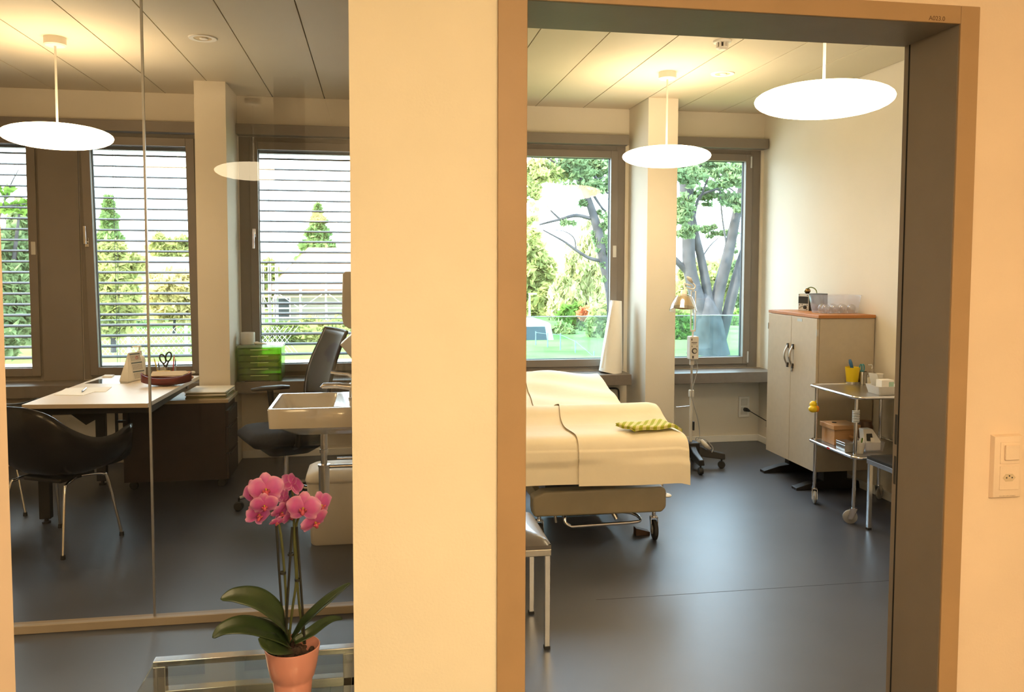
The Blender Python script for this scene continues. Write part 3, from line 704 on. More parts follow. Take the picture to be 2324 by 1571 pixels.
t = thing('leaflet_packet','grey foil packet leaning in the white tray','packet',(x-.02,y+.08,zt+.005))
part('packet', MB().prism([(x-.03,y+.09,zt+.006),(x+.03,y+.09,zt+.006),(x+.01,y+.118,zt+.115),(x-.045,y+.118,zt+.122)],(.002,.006,0)), 'galv', t, bevel=.001)
# lower shelf
lz = LZ+.0005
A = Vector((*onp(1893,1013,lz), lz)); B = A+Vector((-.005,.255,0)); Wx = Vector((.165,.0,0)); A = A+Vector((.012,.02,0)); B = A+Vector((-.0,.15,0))
t = thing('wooden_box','pale wooden box with a lid on the lower trolley shelf','box',(A.x+.08,A.y+.08,lz))
part('carcass', MB().prism([A,A+Wx,B+Wx,B],(0,0,.10)), 'box', t, bevel=.002)
e = .010
part('lid', MB().prism([A+Vector((-e,-e,.10)),A+Wx+Vector((e,-e,.10)),B+Wx+Vector((e,e,.10)),B+Vector((-e,e,.10))],(0,0,.028)), 'box', t, bevel=.002)
part('lid_knob', MB().lathe([(0,.128),(.014,.128),(.014,.131),(0,.132)],(A.x+.05,A.y+.09,lz),16), 'black', t, smooth=True)
part('peg_handle', MB().cyl((A.x+.11,A.y+.0,lz+.055),(A.x+.125,A.y-.075,lz+.045),.011,.012), 'box', t, smooth=True)
x, y = TX1-.17, TY1-.10
t = thing('brown_glass_jar','brown glass jar behind the wooden box on the lower shelf','jar',(x,y,lz))
part('wall', MB().lathe([(0,lz),(.045,lz),(.048,lz+.10),(.042,lz+.112),(.042,lz+.13),(0,lz+.132)],(x,y,0),24), 'rcoat', t, smooth=True)
x, y = onp(1936,1027,lz)
t = thing('metal_tin','flat grey metal tin on the lower shelf edge','tin',(x,y+.05,lz))
part('body', MB().box(x-.055,x+.012,y,y+.10,lz,lz+.045), 'steel', t, bevel=.003)
part('lid', MB().box(x-.056,x+.013,y-.001,y+.101,lz+.045,lz+.06), 'steel', t, bevel=.003)
x, y = onp(1954,1030,lz); y += .02
t = thing('white_cup','white plastic cup filled with small wrapped sticks','cup',(x,y,lz))
part('wall', MB().lathe([(0,lz),(.024,lz),(.036,lz+.07),(.034,lz+.07),(.022,lz+.004),(0,lz+.004)],(x,y,0),20), 'white', t, smooth=True)
for k in range(7):
    a = k*2.4; s = tag(part('wrapped_stick', MB().tube([(x+.010*math.cos(a),y+.010*math.sin(a),lz+.006),(x+.026*math.cos(a),y+.026*math.sin(a),lz+.085+.006*(k%3))],.004,6), ('yellow','paper','leafd','paper')[k%4], None, smooth=True),
        ['yellow wrapped stick at one side of the white cup','white wrapped stick in the white cup beside the tin','green wrapped stick in the white cup','white wrapped stick in the white cup beside the tin','yellow wrapped stick leaning back in the white cup','white wrapped stick in the white cup beside the tin','green wrapped stick leaning back in the white cup'][k],'stick','wrapped sticks in the white cup')
x, y = onp(1988,1028,lz); y += .015
t = thing('white_caddy','white carrier box with a black hand hole on the lower shelf','box',(x,y+.05,lz))
rg = [rrect(x-.055,x+.06,y,y+.12,lz,.01), rrect(x-.062,x+.072,y-.006,y+.126,lz+.06,.012), rrect(x-.058,x+.068,y-.002,y+.122,lz+.06,.012), rrect(x-.05,x+.055,y+.004,y+.116,lz+.004,.01)]
part('tray', rings_mesh(rg), 'tub', t, smooth=True)
part('carrier', MB().prism([(x-.05,y+.02,lz+.006),(x+.055,y+.02,lz+.006),(x+.055,y+.02,lz+.062),(x+.012,y+.045,lz+.135),(x-.05,y+.045,lz+.135)],(0,.05,0)), 'white', t, bevel=.004)
part('hand_hole', MB().prism([(x-.035,y+.030,lz+.066),(x+.005,y+.030,lz+.066),(x+.003,y+.040,lz+.108),(x-.033,y+.040,lz+.108)],(0,-.006,.001)), 'black', t, bevel=.002)
part('label', MB().prism([(x-.012,y+.024,lz+.06),(x+.012,y+.024,lz+.06),(x+.012,y+.030,lz+.085),(x-.012,y+.030,lz+.085)],(0,-.004,0)), 'paper', t)
t = thing('blue_roll','small dark blue roll at the right of the lower shelf','roll',(3.27,4.62,lz))
part('core', MB().cyl((3.24,4.62,lz+.03),(3.30,4.62,lz+.03),.03), 'blue', t, smooth=True)
rk = tag(part('shelf_sticker', MB().box(TX0-.0102,TX0-.009,4.70,4.728,LZ-.006,LZ+.006), 'red', None), 'tiny red sticker on the lower trolley rim', 'sticker')
# ------------------------------------------------------------------ heat lamp on its stand
hl = thing('heat_lamp','white infrared heat lamp on a rolling stand by the corner window','lamp',(2.385,5.97,0))
px_, py_ = 2.385, 5.97
b = MB().prism([(px_-.055,py_-.055,.10),(px_+.055,py_-.055,.10),(px_+.055,py_+.055,.10),(px_-.055,py_+.055,.10)],(0,0,.10)); part('hub', b, 'black', hl, bevel=.012)
for an in (-.30, -1.62, 1.1, 2.4, 3.8):
    d = Vector((math.cos(an), math.sin(an), 0)); n = Vector((-d.y, d.x, 0)); o_ = Vector((px_, py_, 0))
    b = MB(); R = []
    for r_, w_, h0, h1 in ((.03,.036,.10,.19),(.12,.032,.085,.145),(.26,.024,.07,.115)):
        R.append([o_+d*r_+n*w_+Vector((0,0,h0)), o_+d*r_-n*w_+Vector((0,0,h0)), o_+d*r_-n*w_*.7+Vector((0,0,h1)), o_+d*r_+n*w_*.7+Vector((0,0,h1))])
    lg = part('leg', rings_mesh(R), 'black', hl, bevel=.008)
    q = o_+d*.235
    bb = MB().lathe([(0,-.016),(.024,-.016),(.028,-.010),(.028,.010),(.024,.016),(0,.016)], (q.x,q.y,.028), 18, axis=n).cyl((q.x,q.y,.028),(q.x,q.y,.075),.007)
    part('caster', bb, 'rubber', lg, smooth=True)
part('pole', MB().cyl((px_,py_,.19),(px_,py_,.56),.0125), 'lgrey', hl, smooth=True)
part('upper_pole', MB().cyl((px_,py_,.54),(px_,py_,.84),.0085), 'steel', hl, smooth=True)
part('clamp_collar', MB().box(px_-.018,px_+.018,py_-.018,py_+.018,.545,.60).box(px_-.016,px_+.016,py_-.014,py_+.014,.79,.84), 'lgrey', hl, bevel=.006)
part('hanger_pin', MB().cyl((px_,py_,.475),(px_-.125,py_-.01,.470),.0035), 'chrome', hl, smooth=True)
bx = part('control_box', MB().box(px_-.036,px_+.036,py_-.05,py_+.02,.838,1.015), 'white', hl, bevel=.010, seg=4)
fy = py_-.0505
MT['printgrey'] = mat('dark_grey_print', (.12,.10,.09), .7, vary=0)
part('print', MB().box(px_-.024,px_+.020,fy-.0006,fy,.966,.972).box(px_-.016,px_+.016,fy-.0006,fy,.957,.960), 'printgrey', bx)
b = MB().lathe([(.016,0),(.0215,0),(.0215,.003),(.016,.003)],(px_,fy,.905),28,axis=(0,-1,0)); part('dial_ring', b, 'black', bx, smooth=True)
part('dial', MB().lathe([(0,0),(.0155,0),(.014,.012),(0,.012)],(px_,fy,.905),28,axis=(0,-1,0)), 'lgrey', bx, smooth=True)
b = MB().box(px_-.018,px_-.004,fy-.0006,fy,.848,.868).box(px_-.026,px_-.018,fy-.0006,fy,.984,1.0).box(px_-.022,px_-.017,fy-.0006,fy,.935,.945).box(px_+.017,px_+.021,fy-.0006,fy,.935,.945)
part('symbols', b, 'printgrey', bx)
b = MB().cyl((px_,py_-.01,1.01),(px_,py_-.01,1.055),.007)
for s in (-1,1): b.box(px_+s*.017-.003,px_+s*.017+.003,py_-.016,py_-.004,1.05,1.36)
b.box(px_-.02,px_+.02,py_-.014,py_-.006,1.05,1.062)
part('lower_arm', b, 'white', hl, smooth=True)
hd = Vector((2.268,5.86,1.262))
part('upper_arm', MB().tube([(px_,py_-.01,1.355),(px_-.02,py_-.02,1.40),(hd.x+.015,hd.y+.04,1.415),(hd.x+.02,hd.y+.03,1.38)],.008,8), 'white', hl, smooth=True)
ax = Vector((.12,.22,.95)).normalized()
H = lambda h: hd + ax*h
part('reflector', MB().lathe([(.032,.062),(.048,.05),(.074,.0),(.082,-.022),(.079,-.022),(.070,0),(.044,.046),(.030,.055)], hd, 48, axis=ax), stripe_mat('ribbed_brass_reflector',(.34,.22,.08),(.62,.45,.20),60,.25), hl, smooth=True)
sh = part('shield', MB().lathe([(.048,.070),(.066,.056),(.092,-.010),(.101,-.044),(.103,-.048),(.101,-.050)], hd, 48, axis=ax), 'smoke', hl, smooth='all')
part('socket', MB().lathe([(0,.108),(.020,.108),(.0235,.10),(.0235,.062),(.040,.058),(.040,.046),(0,.046)], hd, 28, axis=ax), 'white', hl, smooth=True)
T = H(.108)
part('lamp_cable', MB().tube(curve3([T, T+Vector((.01,0,.02)), T+Vector((.05,.02,.012)), T+Vector((.085,.03,.008)), T+Vector((.10,.03,.03)), T+Vector((.075,.03,.06))],30),.0055,8), 'white', hl, smooth=True)
part('cable_grip', MB().tube([T+Vector((.078,.03,.055)),T+Vector((.055,.03,.082)),T+Vector((.03,.02,.10))],[.007,.017,.008],12), 'lgrey', hl, smooth='all')
part('power_cord', MB().tube(curve3([(px_+.02,py_-.02,.835),(px_+.035,py_-.03,.78),(px_+.02,py_-.03,.70),(px_-.01,py_-.035,.58),(px_+.01,py_-.035,.48),(px_+.045,py_-.03,.37),(px_+.06,py_-.03,.25),(px_+.03,py_-.04,.215),(px_+.03,py_-.05,.24),(px_+.10,py_-.05,.22),(px_+.155,py_-.06,.16),(px_+.145,py_-.07,.125)],90),.0035,8), 'grey', hl, smooth=True)
part('plug', MB().tube([(px_+.055,py_-.075,.225),(px_+.085,py_-.09,.185),(px_+.12,py_-.09,.155)],[.013,.020,.013],10), 'lgrey', hl, smooth='all')
part('cord_clip', MB().box(px_+.006,px_+.02,py_-.03,py_-.014,.29,.36), 'black', hl, bevel=.004)

# ------------------------------------------------------------------ sill and wall pieces of the examination room
rl = thing('paper_roll','loose white cone-shaped paper roll standing on the window sill','paper roll',(1.937,6.65,.655))
b = MB().tube([(1.937,6.65,.656),(1.945,6.65,.70),(1.962,6.652,.95),(1.985,6.655,1.258)],[.096,.096,.075,.047],40,cap=False)
part('outer_sheet', b, 'paper', rl, smooth='all')
part('inner_core', MB().tube([(1.94,6.65,.657),(1.984,6.655,1.25)],[.06,.036],32,cap=True), 'paper', rl, smooth=True)
part('loose_edge', MB().poly([(1.845,6.60,.70),(1.862,6.585,.70),(1.942,6.62,1.24),(1.925,6.64,1.15)]), 'paper', rl)
so = thing('wall_socket','white wall socket with a black plug near the floor in the corner','socket',(3.207,6.8,.23))
part('plate', MB().box(3.155,3.255,6.788,6.80,.215,.40), 'white', so, bevel=.004)
part('insert', MB().box(3.175,3.235,6.785,6.789,.24,.305).box(3.175,3.235,6.785,6.789,.32,.38), 'lgrey', so, bevel=.003)
cd_ = thing('black_power_cord','black plug and cord running from the wall socket to the cabinet','cord',(3.23,6.7,.28))
part('plug', MB().tube([(3.21,6.784,.285),(3.218,6.755,.287),(3.235,6.735,.278)],[.018,.016,.007],12), 'black', cd_, smooth='all')
part('cord', MB().tube(curve3([(3.232,6.737,.279),(3.27,6.66,.25),(3.30,6.45,.215),(3.31,6.2,.20),(3.315,5.84,.19)],30),.004,8), 'black', cd_, smooth=True)
br = thing('pipe_bracket','small dark pipe bracket under the window sill behind the bed','bracket',(2.0,6.78,.42))
part('wall_mount', MB().box(1.89,1.91,6.785,6.80,.49,.51), 'black', br)
part('pipe', MB().tube(curve3([(1.90,6.79,.50),(1.90,6.74,.505),(1.96,6.72,.51),(2.02,6.72,.505),(2.035,6.72,.47),(2.035,6.72,.36),(2.035,6.79,.34)],30),.008,8), 'black', br, smooth=True)
#PART4
# ------------------------------------------------------------------ office desk
dt = thing('office_desk','pale topped office desk with dark legs below the tilted window','desk',(-1.6,5.55,0))
q = [(-1.968,4.985,.735),(-1.283,4.925,.735),(-1.239,6.115,.735),(-1.915,6.235,.735)]
part('desk_top', MB().prism(q,(0,0,.025)), 'desktop', dt, bevel=.002)
for lx, ly in ((-1.955,5.25),(-1.905,6.12)):
    l = part('leg', MB().box(lx-.032,lx+.032,ly-.024,ly+.024,.03,.70), 'black', dt, bevel=.004)
    part('foot', MB().lathe([(0,0),(.024,0),(.024,.012),(.012,.014),(.012,.03),(0,.03)],(lx,ly,0),16), 'black', l, smooth=True)
b = MB().box(-1.955,-1.30,5.06,5.11,.685,.735).box(-1.93,-1.88,5.11,6.12,.675,.735).box(-1.36,-1.31,5.11,6.0,.675,.735).box(-1.93,-1.31,6.05,6.10,.675,.735)
part('frame', b, 'black', dt, bevel=.003)
b = MB().prism([(-1.965,5.42,.66),(-1.905,5.42,.66),(-1.775,5.42,.555),(-1.60,5.42,.655),(-1.36,5.42,.66),(-1.36,5.42,.72),(-1.965,5.42,.72)],(0,.012,0))
part('cable_tray_bracket', b, 'black', dt)
part('cable_chain', MB().prism([(-1.66,5.60,.40),(-1.645,5.60,.40),(-1.645,5.60,.68),(-1.66,5.60,.68)],(0,.02,0)).prism([(-1.59,5.60,.40),(-1.575,5.60,.40),(-1.575,5.60,.68),(-1.59,5.60,.68)],(0,.02,0)).box(-1.66,-1.575,5.6,5.62,.46,.475).box(-1.66,-1.575,5.6,5.62,.53,.545).box(-1.66,-1.575,5.6,5.62,.60,.615), 'black', dt)
# things on the desk
DZ = .7602
def od(px, py): p = at(px, py, Z=.76); return Vector((p.x, p.y, DZ))
def flat(name, label, cat, pix, m, th=.0012, lift=0, group=None):
    o = part(name, MB().prism([od(*p)+Vector((0,0,lift)) for p in pix], (0,0,th)), m, None); return tag(o, label, cat, group)
flat('paper_sheet','cream paper sheets under the pen at the near end of the desk','paper',((122,897),(188,898),(214,890),(240,890),(254,879),(150,882)),'paper',.002)
pn = thing('ballpoint_pen','silver ballpoint pen lying on the sheets of paper','pen',od(190,888))
part('barrel', MB().tube([od(187,891)+Vector((0,0,.008)),od(195,884)+Vector((0,0,.008))],[.005,.006],10), 'steel', pn, smooth=True)
part('tip', MB().tube([od(185.5,892.5)+Vector((0,0,.007)),od(187,891)+Vector((0,0,.008))],[.001,.005],10), 'black', pn, smooth=True)
flat('desk_pad','clear plastic desk pad reflecting the window','desk pad',((192,871),(290,871),(322,861),(225,861)),'sleeve',.001)
flat('notepad','small white notepad near the far left corner of the desk','notepad',((232,857),(254,857),(260,853),(238,853)),'paper',.008)
c = od(303,862); 
t = thing('pump_bottle','white pump bottle standing behind the desk calendar','bottle',(-1.635,6.10,DZ))
bx_, by_ = -1.635, 6.10
part('body', MB().lathe([(0,DZ),(.036,DZ),(.038,DZ+.01),(.038,DZ+.12),(.030,DZ+.145),(.016,DZ+.155),(0,DZ+.155)],(bx_,by_,0),28), 'white', t, smooth=True)
part('pump_head', MB().lathe([(.015,DZ+.155),(.015,DZ+.185),(.006,DZ+.19),(.006,DZ+.21),(.014,DZ+.212),(.014,DZ+.222),(0,DZ+.224)],(bx_,by_,0),20).tube([(bx_,by_,DZ+.217),(bx_-.045,by_,DZ+.215),(bx_-.05,by_,DZ+.205)],.005,8), 'white', t, smooth=True)
# calendar: a tent of card with three month sheets
A, B = od(283,867), od(326,867); A = od(291,867); B = od(330,861); nn = (B-A).cross(Vector((0,0,-1))).normalized(); nn = nn if nn.y > 0 else -nn; up = nn*.0425+Vector((0,0,.19))
t = thing('desk_calendar','white tent-shaped desk calendar showing three months','calendar',(A+B)/2)
dv = (B-A)
back = [A+nn*.085, B+nn*.085]
part('stand', MB().prism([A, B, B*.82+A*.18+up, A*.72+B*.28+up],nn*.002).prism([back[0],back[1],B*.82+A*.18+up,A*.72+B*.28+up],nn*-.002).poly([A,A+nn*.085,A*.72+B*.28+up]), 'paper', t)
fn = -nn*.004
CP = lambda u, v: A+dv*u+up*v+fn
part('month_sheets', MB().prism([CP(.34,.02),CP(1.04,.02),CP(.90,.97),CP(.30,.97)],nn*.002), 'white', t)
b = MB(); b2 = MB()
for m_ in range(3):
    v0 = .05+.31*m_
    b2.prism([CP(.34-.01*m_,v0+.245)+fn*.3,CP(1.0-.045*m_,v0+.245)+fn*.3,CP(1.0-.045*m_,v0+.29)+fn*.3,CP(.34-.01*m_,v0+.29)+fn*.3],nn*.0005)
    for r in range(5):
        for cc in range(7):
            u0 = .39+.083*cc-.015*m_; vv = v0+.035+.038*r
            b.prism([CP(u0,vv)+fn*.3,CP(u0+.045,vv)+fn*.3,CP(u0+.045,vv+.016)+fn*.3,CP(u0,vv+.016)+fn*.3],nn*.0005)
part('day_numbers', b, 'printgrey', t); part('month_headers', b2, mat('slate_print',(.12,.17,.20),.6), t)
part('day_marker', MB().lathe([(.008,0),(.011,0),(.011,.001),(.008,.001)],CP(.70,.80)+fn*.4,16,axis=-nn), 'red', t)
# pen holder
c = Vector((-1.44,6.00,DZ))
t = thing('pen_holder','clear and yellow pen holder with a note block beside the calendar','pen holder',c)
rg = [rrect(c.x-.055,c.x+.065,c.y-.04,c.y+.05,DZ,.008),rrect(c.x-.055,c.x+.065,c.y-.04,c.y+.05,DZ+.085,.008),rrect(c.x-.052,c.x+.062,c.y-.037,c.y+.047,DZ+.085,.008),rrect(c.x-.052,c.x+.062,c.y-.037,c.y+.047,DZ+.004,.008)]
part('case', rings_mesh(rg), 'clear', t, smooth=True)
part('note_block', MB().box(c.x-.045,c.x+.04,c.y-.052,c.y-.042,DZ,DZ+.06), 'yellow', t, bevel=.001)
s = thing('black_scissors','black handled scissors standing in the pen holder','scissors',c+Vector((0,.01,.006)))
b = MB()
for k, (dx, dz, tl) in enumerate(((-.020,.135,.35),(.018,.150,-.25))):
    o_ = c+Vector((dx,.01,dz)); b.tube([o_+Vector((.018*math.cos(a)*math.cos(tl)-.032*math.sin(a)*math.sin(tl),0,.018*math.cos(a)*math.sin(tl)+.032*math.sin(a)*math.cos(tl))) for a in [2*PI*i/18 for i in range(19)]],.0055,8)
    b.tube([o_+Vector((0,0,-.03)),c+Vector((0,.01,.075))],.006,8)
part('handle', b, 'black', s, smooth=True)
part('blade', MB().prism([c+Vector((-.009,.01,.006)),c+Vector((.009,.01,.006)),c+Vector((.012,.01,.08)),c+Vector((-.012,.01,.08))],(0,.003,0)), 'steel', s)
for dx, dy, h, m_, lean, lb in ((-.042,.0,.13,'yellow',-.03,'yellow pencil at the left of the pen holder'),(.045,.0,.15,'red',.012,'red pencil standing tall at the right of the pen holder'),(.050,.025,.12,'blue',.010,'blue pen at the back right of the pen holder'),(-.040,.022,.105,'black',-.012,'thick black marker at the back left of the pen holder')):
    p = thing('pencil', lb, 'pencil', c+Vector((dx,dy,.006)), 'pencils in the pen holder')
    part('barrel', MB().tube([c+Vector((dx,dy,.006)),c+Vector((dx+lean,dy,h))],.0042,8), m_, p, smooth=True)
    part('tip', MB().tube([c+Vector((dx+lean,dy,h)),c+Vector((dx+lean*1.1,dy,h+.018))],[.0042,.0008],8), 'tan', p, smooth=True)
# boat shaped bowl
c = Vector((-1.350,5.64,DZ)); L = .152
def boat(u, v):
    s = -1+2*u; w_ = .062*(1-abs(s)**2.4)+.004; a = PI*v
    z = .058*(1-math.sin(a))*(1.0)+.014*abs(s)**3+.003
    return (c.x+L*s, c.y+w_*math.cos(a)+.012*s, DZ+z*(.9 if abs(s)<1 else 1)+ .012*abs(s)**2)
t = thing('boat_bowl','maroon boat-shaped bowl on the desk holding a folded tan paper','bowl',c)
part('shell', MB().grid(boat, 24, 12), 'maroon', t, smooth='all', solid=.005)
t = thing('tan_paper','folded tan paper lying in the boat-shaped bowl','paper',c+Vector((.03,0,.05)))
part('folded_sheet', MB().prism([(c.x-.09,c.y-.035,DZ+.066),(c.x+.105,c.y-.03,DZ+.066),(c.x+.135,c.y+.02,DZ+.078),(c.x+.11,c.y+.05,DZ+.086),(c.x-.095,c.y+.04,DZ+.086)],(0,0,.004)), 'tan', t)
c = Vector((-1.275,5.93,DZ))
t = thing('anatomical_model','small pinkish knobbly model lying on a paper at the far right desk corner','model',c)
b = MB().ball(c+Vector((-.03,0,.03)),.022,12,(1.6,1,.9)).ball(c+Vector((.0,.0,.042)),.018,12,(1.5,1,.8)).ball(c+Vector((.012,-.01,.016)),.016,12,(1.6,1.1,.9)).ball(c+Vector((-.005,-.03,.013)),.013,12,(1.8,1,.9))
part('knob', b, 'skin', t, smooth='all')
part('tip', MB().ball(c+Vector((.03,.0,.048)),.012,12,(1.4,1,.8)), 'paper', t, smooth='all')
tag(part('paper_slip', MB().prism([(-1.35,5.86,DZ),(-1.25,5.85,DZ),(-1.245,6.0,DZ),(-1.345,6.01,DZ)],(0,0,.001)), 'paper', None), 'white paper slip under the pinkish model', 'paper')
# ------------------------------------------------------------------ pedestal and folders
t = thing('drawer_pedestal','dark brown drawer pedestal with pale top on castors beside the desk','drawer unit',(-1.35,6.09,0))
px0, px1, py0, py1 = -1.70, -1.01, 5.90, 6.285
part('carcass', MB().box(px0,px1-.02,py0,py1,.06,.595), 'ped', t, bevel=.002)
part('top', MB().box(px0-.003,px1+.002,py0-.003,py1+.003,.595,.62), 'pedtop', t, bevel=.003)
for z0, z1 in ((.062,.24),(.245,.42),(.425,.54)):
    d = part('drawer', MB().box(px1-.02,px1-.002,py0+.003,py1-.003,z0,z1), 'ped', t, bevel=.002)
    part('grip', MB().box(px1-.003,px1+.001,py0+.06,py1-.06,z1-.02,z1-.008), 'black', d)
for x, y in ((px0+.05,py0+.05),(px0+.05,py1-.05),(px1-.06,py0+.05),(px1-.06,py1-.05)):
    part('castor', MB().lathe([(0,-.012),(.026,-.012),(.03,-.006),(.03,.006),(.026,.012),(0,.012)],(x,y,.03),16,axis=(0,1,0)), 'rubber', t, smooth=True)
fl = [(.0,'folder',-.02),(.012,'folder',.03),(.022,'paper',-.03),(.030,'folder',.015),(.040,'paper',-.05)]
for k, (dz, m_, rz) in enumerate(fl):
    y_ = 6.09
    f_ = part('document_folder', MB().box(-1.30,-1.03,5.94,6.26,.6205+dz,.6205+dz+(.009 if k != 4 else .006),rz,(-1.16,6.09,0)), m_, None)
    tag(f_, ['olive card folder at the bottom of the stack on the pedestal','olive card folder second from the bottom on the pedestal','white paper wad in the middle of the stack on the pedestal','olive card folder just under the top sheet on the pedestal','pinkish white paper sheet on top of the folder stack on the pedestal'][k], 'folder','folders stacked on the drawer pedestal')

# ------------------------------------------------------------------ shell armchairs
def shell_chair(loc, rz, label):
    t = thing('shell_armchair', label, 'chair', (0,0,0), 'black shell armchairs at the desk', world=False)
    RIM = [(0,(0,-.285,.405)),(.10,(.10,-.28,.40)),(.2,(.20,-.245,.365)),(.30,(.262,-.17,.285)),(.40,(.302,-.06,.222)),(.5,(.315,.06,.215)),(.6,(.312,.17,.245)),(.655,(.297,.225,.24)),(.70,(.275,.245,.17)),(.78,(.24,.262,.075)),(.88,(.15,.272,.045)),(1,(0,.275,.04))]
    cr = curve3([p for _, p in RIM], 220)
    def rim(s):
        # s in 0..1 : back -> right -> front
        f = 0
        for (a, _), (b_, _), i in zip(RIM, RIM[1:], range(99)):
            if s <= b_+1e-9: f = (i+(s-a)/(b_-a)); break
        per = (len(cr)-1)/(len(RIM)-1); k = f*per; i0 = min(len(cr)-2, int(k)); return cr[i0].lerp(cr[i0+1], k-i0)
    def f(u, v):
        s = u*2; m = 1
        if s > 1: s = 2-s; m = -1
        r = rim(s); r = Vector((r.x*m, r.y, r.z))
        k = v; xy = 1-(1-k)**1.75; zz = k**2.3
        dip = -.02*math.sin(PI*min(1,k*1.1))*(1 if s < .65 else .3)
        base = .405
        return (r.x*xy*(1+.04*math.sin(PI*k)), r.y*xy*(1+.04*math.sin(PI*k)), base + r.z*zz + dip*0.6)
    b = MB().grid(f, 72, 16, wrap=True); bmesh.ops.remove_doubles(b.bm, verts=b.bm.verts, dist=.0005)
    part('shell', b, 'blackshell', t, smooth='all', solid=.008)
    part('under_plate', MB().box(-.13,.13,-.12,.12,.372,.398), 'black', t, bevel=.01)
    for s in (-1, 1):
        for e in (-1, 1):
            P = curve3([(s*.13,e*.02,.385),(s*.155,e*.07,.383),(s*.175,e*.125,.372),(s*.188,e*.150,.335),(s*.222,e*.205,.02)],40)
            l = part('leg', MB().tube(P,.008,10), 'chrome', t, smooth=True)
            part('foot', MB().cyl((s*.222,e*.205,0),(s*.222,e*.205,.022),.013,.011,12), 'rubber', l, smooth=True)
    t.location = loc; t.rotation_euler = (0,0,rz); return t
c1 = shell_chair((-1.735,4.86,0), math.atan2(.89,.45)-PI/2, 'black shell armchair with chrome legs in front of the desk')
c2 = copy_tree(c1); c2.location = (-2.37,5.62,0); c2.rotation_euler = (0,0,-PI/2+.12)
tag(c2, 'black shell armchair mostly hidden at the left side of the desk', 'chair', 'black shell armchairs at the desk')
# ------------------------------------------------------------------ office swivel chair
oc = thing('swivel_chair','dark swivel office chair with tall backrest behind the sink','chair',(0,0,0), world=False)
def pad(x0,x1,y0,y1,z0,z1,name,m,par,sub=2):
    o = part(name, rings_mesh([rrect(x0+.03,x1-.03,y0+.03,y1-.03,z0,.08),rrect(x0,x1,y0,y1,z0+(z1-z0)*.35,.11),rrect(x0,x1,y0,y1,z0+(z1-z0)*.65,.11),rrect(x0+.04,x1-.04,y0+.04,y1-.04,z1,.09)]), m, par, smooth='all'); return o
# local: chair faces +y
pad(-.25,.25,-.24,.25,.415,.505,'seat','fabric',oc)
part('seat_shell', rings_mesh([rrect(-.10,.10,-.16,.10,.335,.05),rrect(-.17,.17,-.22,.16,.385,.06),rrect(-.20,.20,-.22,.20,.418,.08)]), 'black', oc, smooth=True)
def backf(u, v):
    z = .52+.60*v; w_ = .21+.035*math.sin(PI*min(1,v*1.15))-.05*max(0,(.18-v)/.18); x = -w_+2*w_*u
    y = -.235-.16*v+.05*math.sin(PI*v*.9)+.35*(x*x)
    return (x, y, z)
part('backrest', MB().grid(backf, 14, 16), 'mesh', oc, smooth='all', solid=.014)
b = MB(); P = [backf(0,v/12) for v in range(13)]+[backf(u/8,1) for u in range(1,9)]+[backf(1,1-v/12) for v in range(1,13)]
b.tube(P,.011,8); part('back_frame', b, 'black', oc, smooth=True)
part('back_stem', MB().tube([(0,-.12,.38),(0,-.26,.40),(0,-.275,.55),(0,-.27,.70)],[.025,.025,.022,.018],10), 'black', oc, smooth=True)
for s in (-1,1):
    a = part('armrest', MB().tube([(s*.29,-.13,.715),(s*.295,-.08,.722),(s*.295,.05,.722),(s*.29,.12,.712)],[.028,.038,.038,.024],12), 'black', oc, smooth='all')
    for v in a.data.vertices: v.co.z = .715+(v.co.z-.715)*.42
    part('arm_post', MB().tube([(s*.18,-.02,.40),(s*.27,-.02,.43),(s*.29,-.02,.50),(s*.29,.0,.705)],[.016,.018,.018,.022],10), 'black', a, smooth=True)
part('gas_column', MB().cyl((0,-.02,.12),(0,-.02,.34),.016).cyl((0,-.02,.06),(0,-.02,.15),.028), 'chrome', oc, smooth=True)
part('lever', MB().tube([(.1,.02,.37),(.24,.03,.37)],.006,8), 'black', oc, smooth=True)
for k in range(5):
    an = 2*PI*k/5+.35; d = Vector((math.cos(an),math.sin(an),0))
    l = part('base_arm', MB().tube([Vector((0,-.02,.12))+d*.02,Vector((0,-.02,.095))+d*.17,Vector((0,-.02,.078))+d*.30],[.022,.018,.013],10), 'chrome', oc, smooth=True)
    q = Vector((0,-.02,0))+d*.305; n = Vector((-d.y,d.x,0)); n = (n+d*.6).normalized()
    part('castor', MB().lathe([(0,-.022),(.024,-.022),(.029,-.014),(.029,.014),(.024,.022),(0,.022)],(q.x,q.y,.029),16,axis=n).cyl((q.x,q.y,.03),(q.x,q.y,.08),.006), 'rubber', l, smooth=True)
oc.location = (-.60,5.45,0); oc.rotation_euler = (0,0,math.atan2(-.37,-.93)-PI/2)

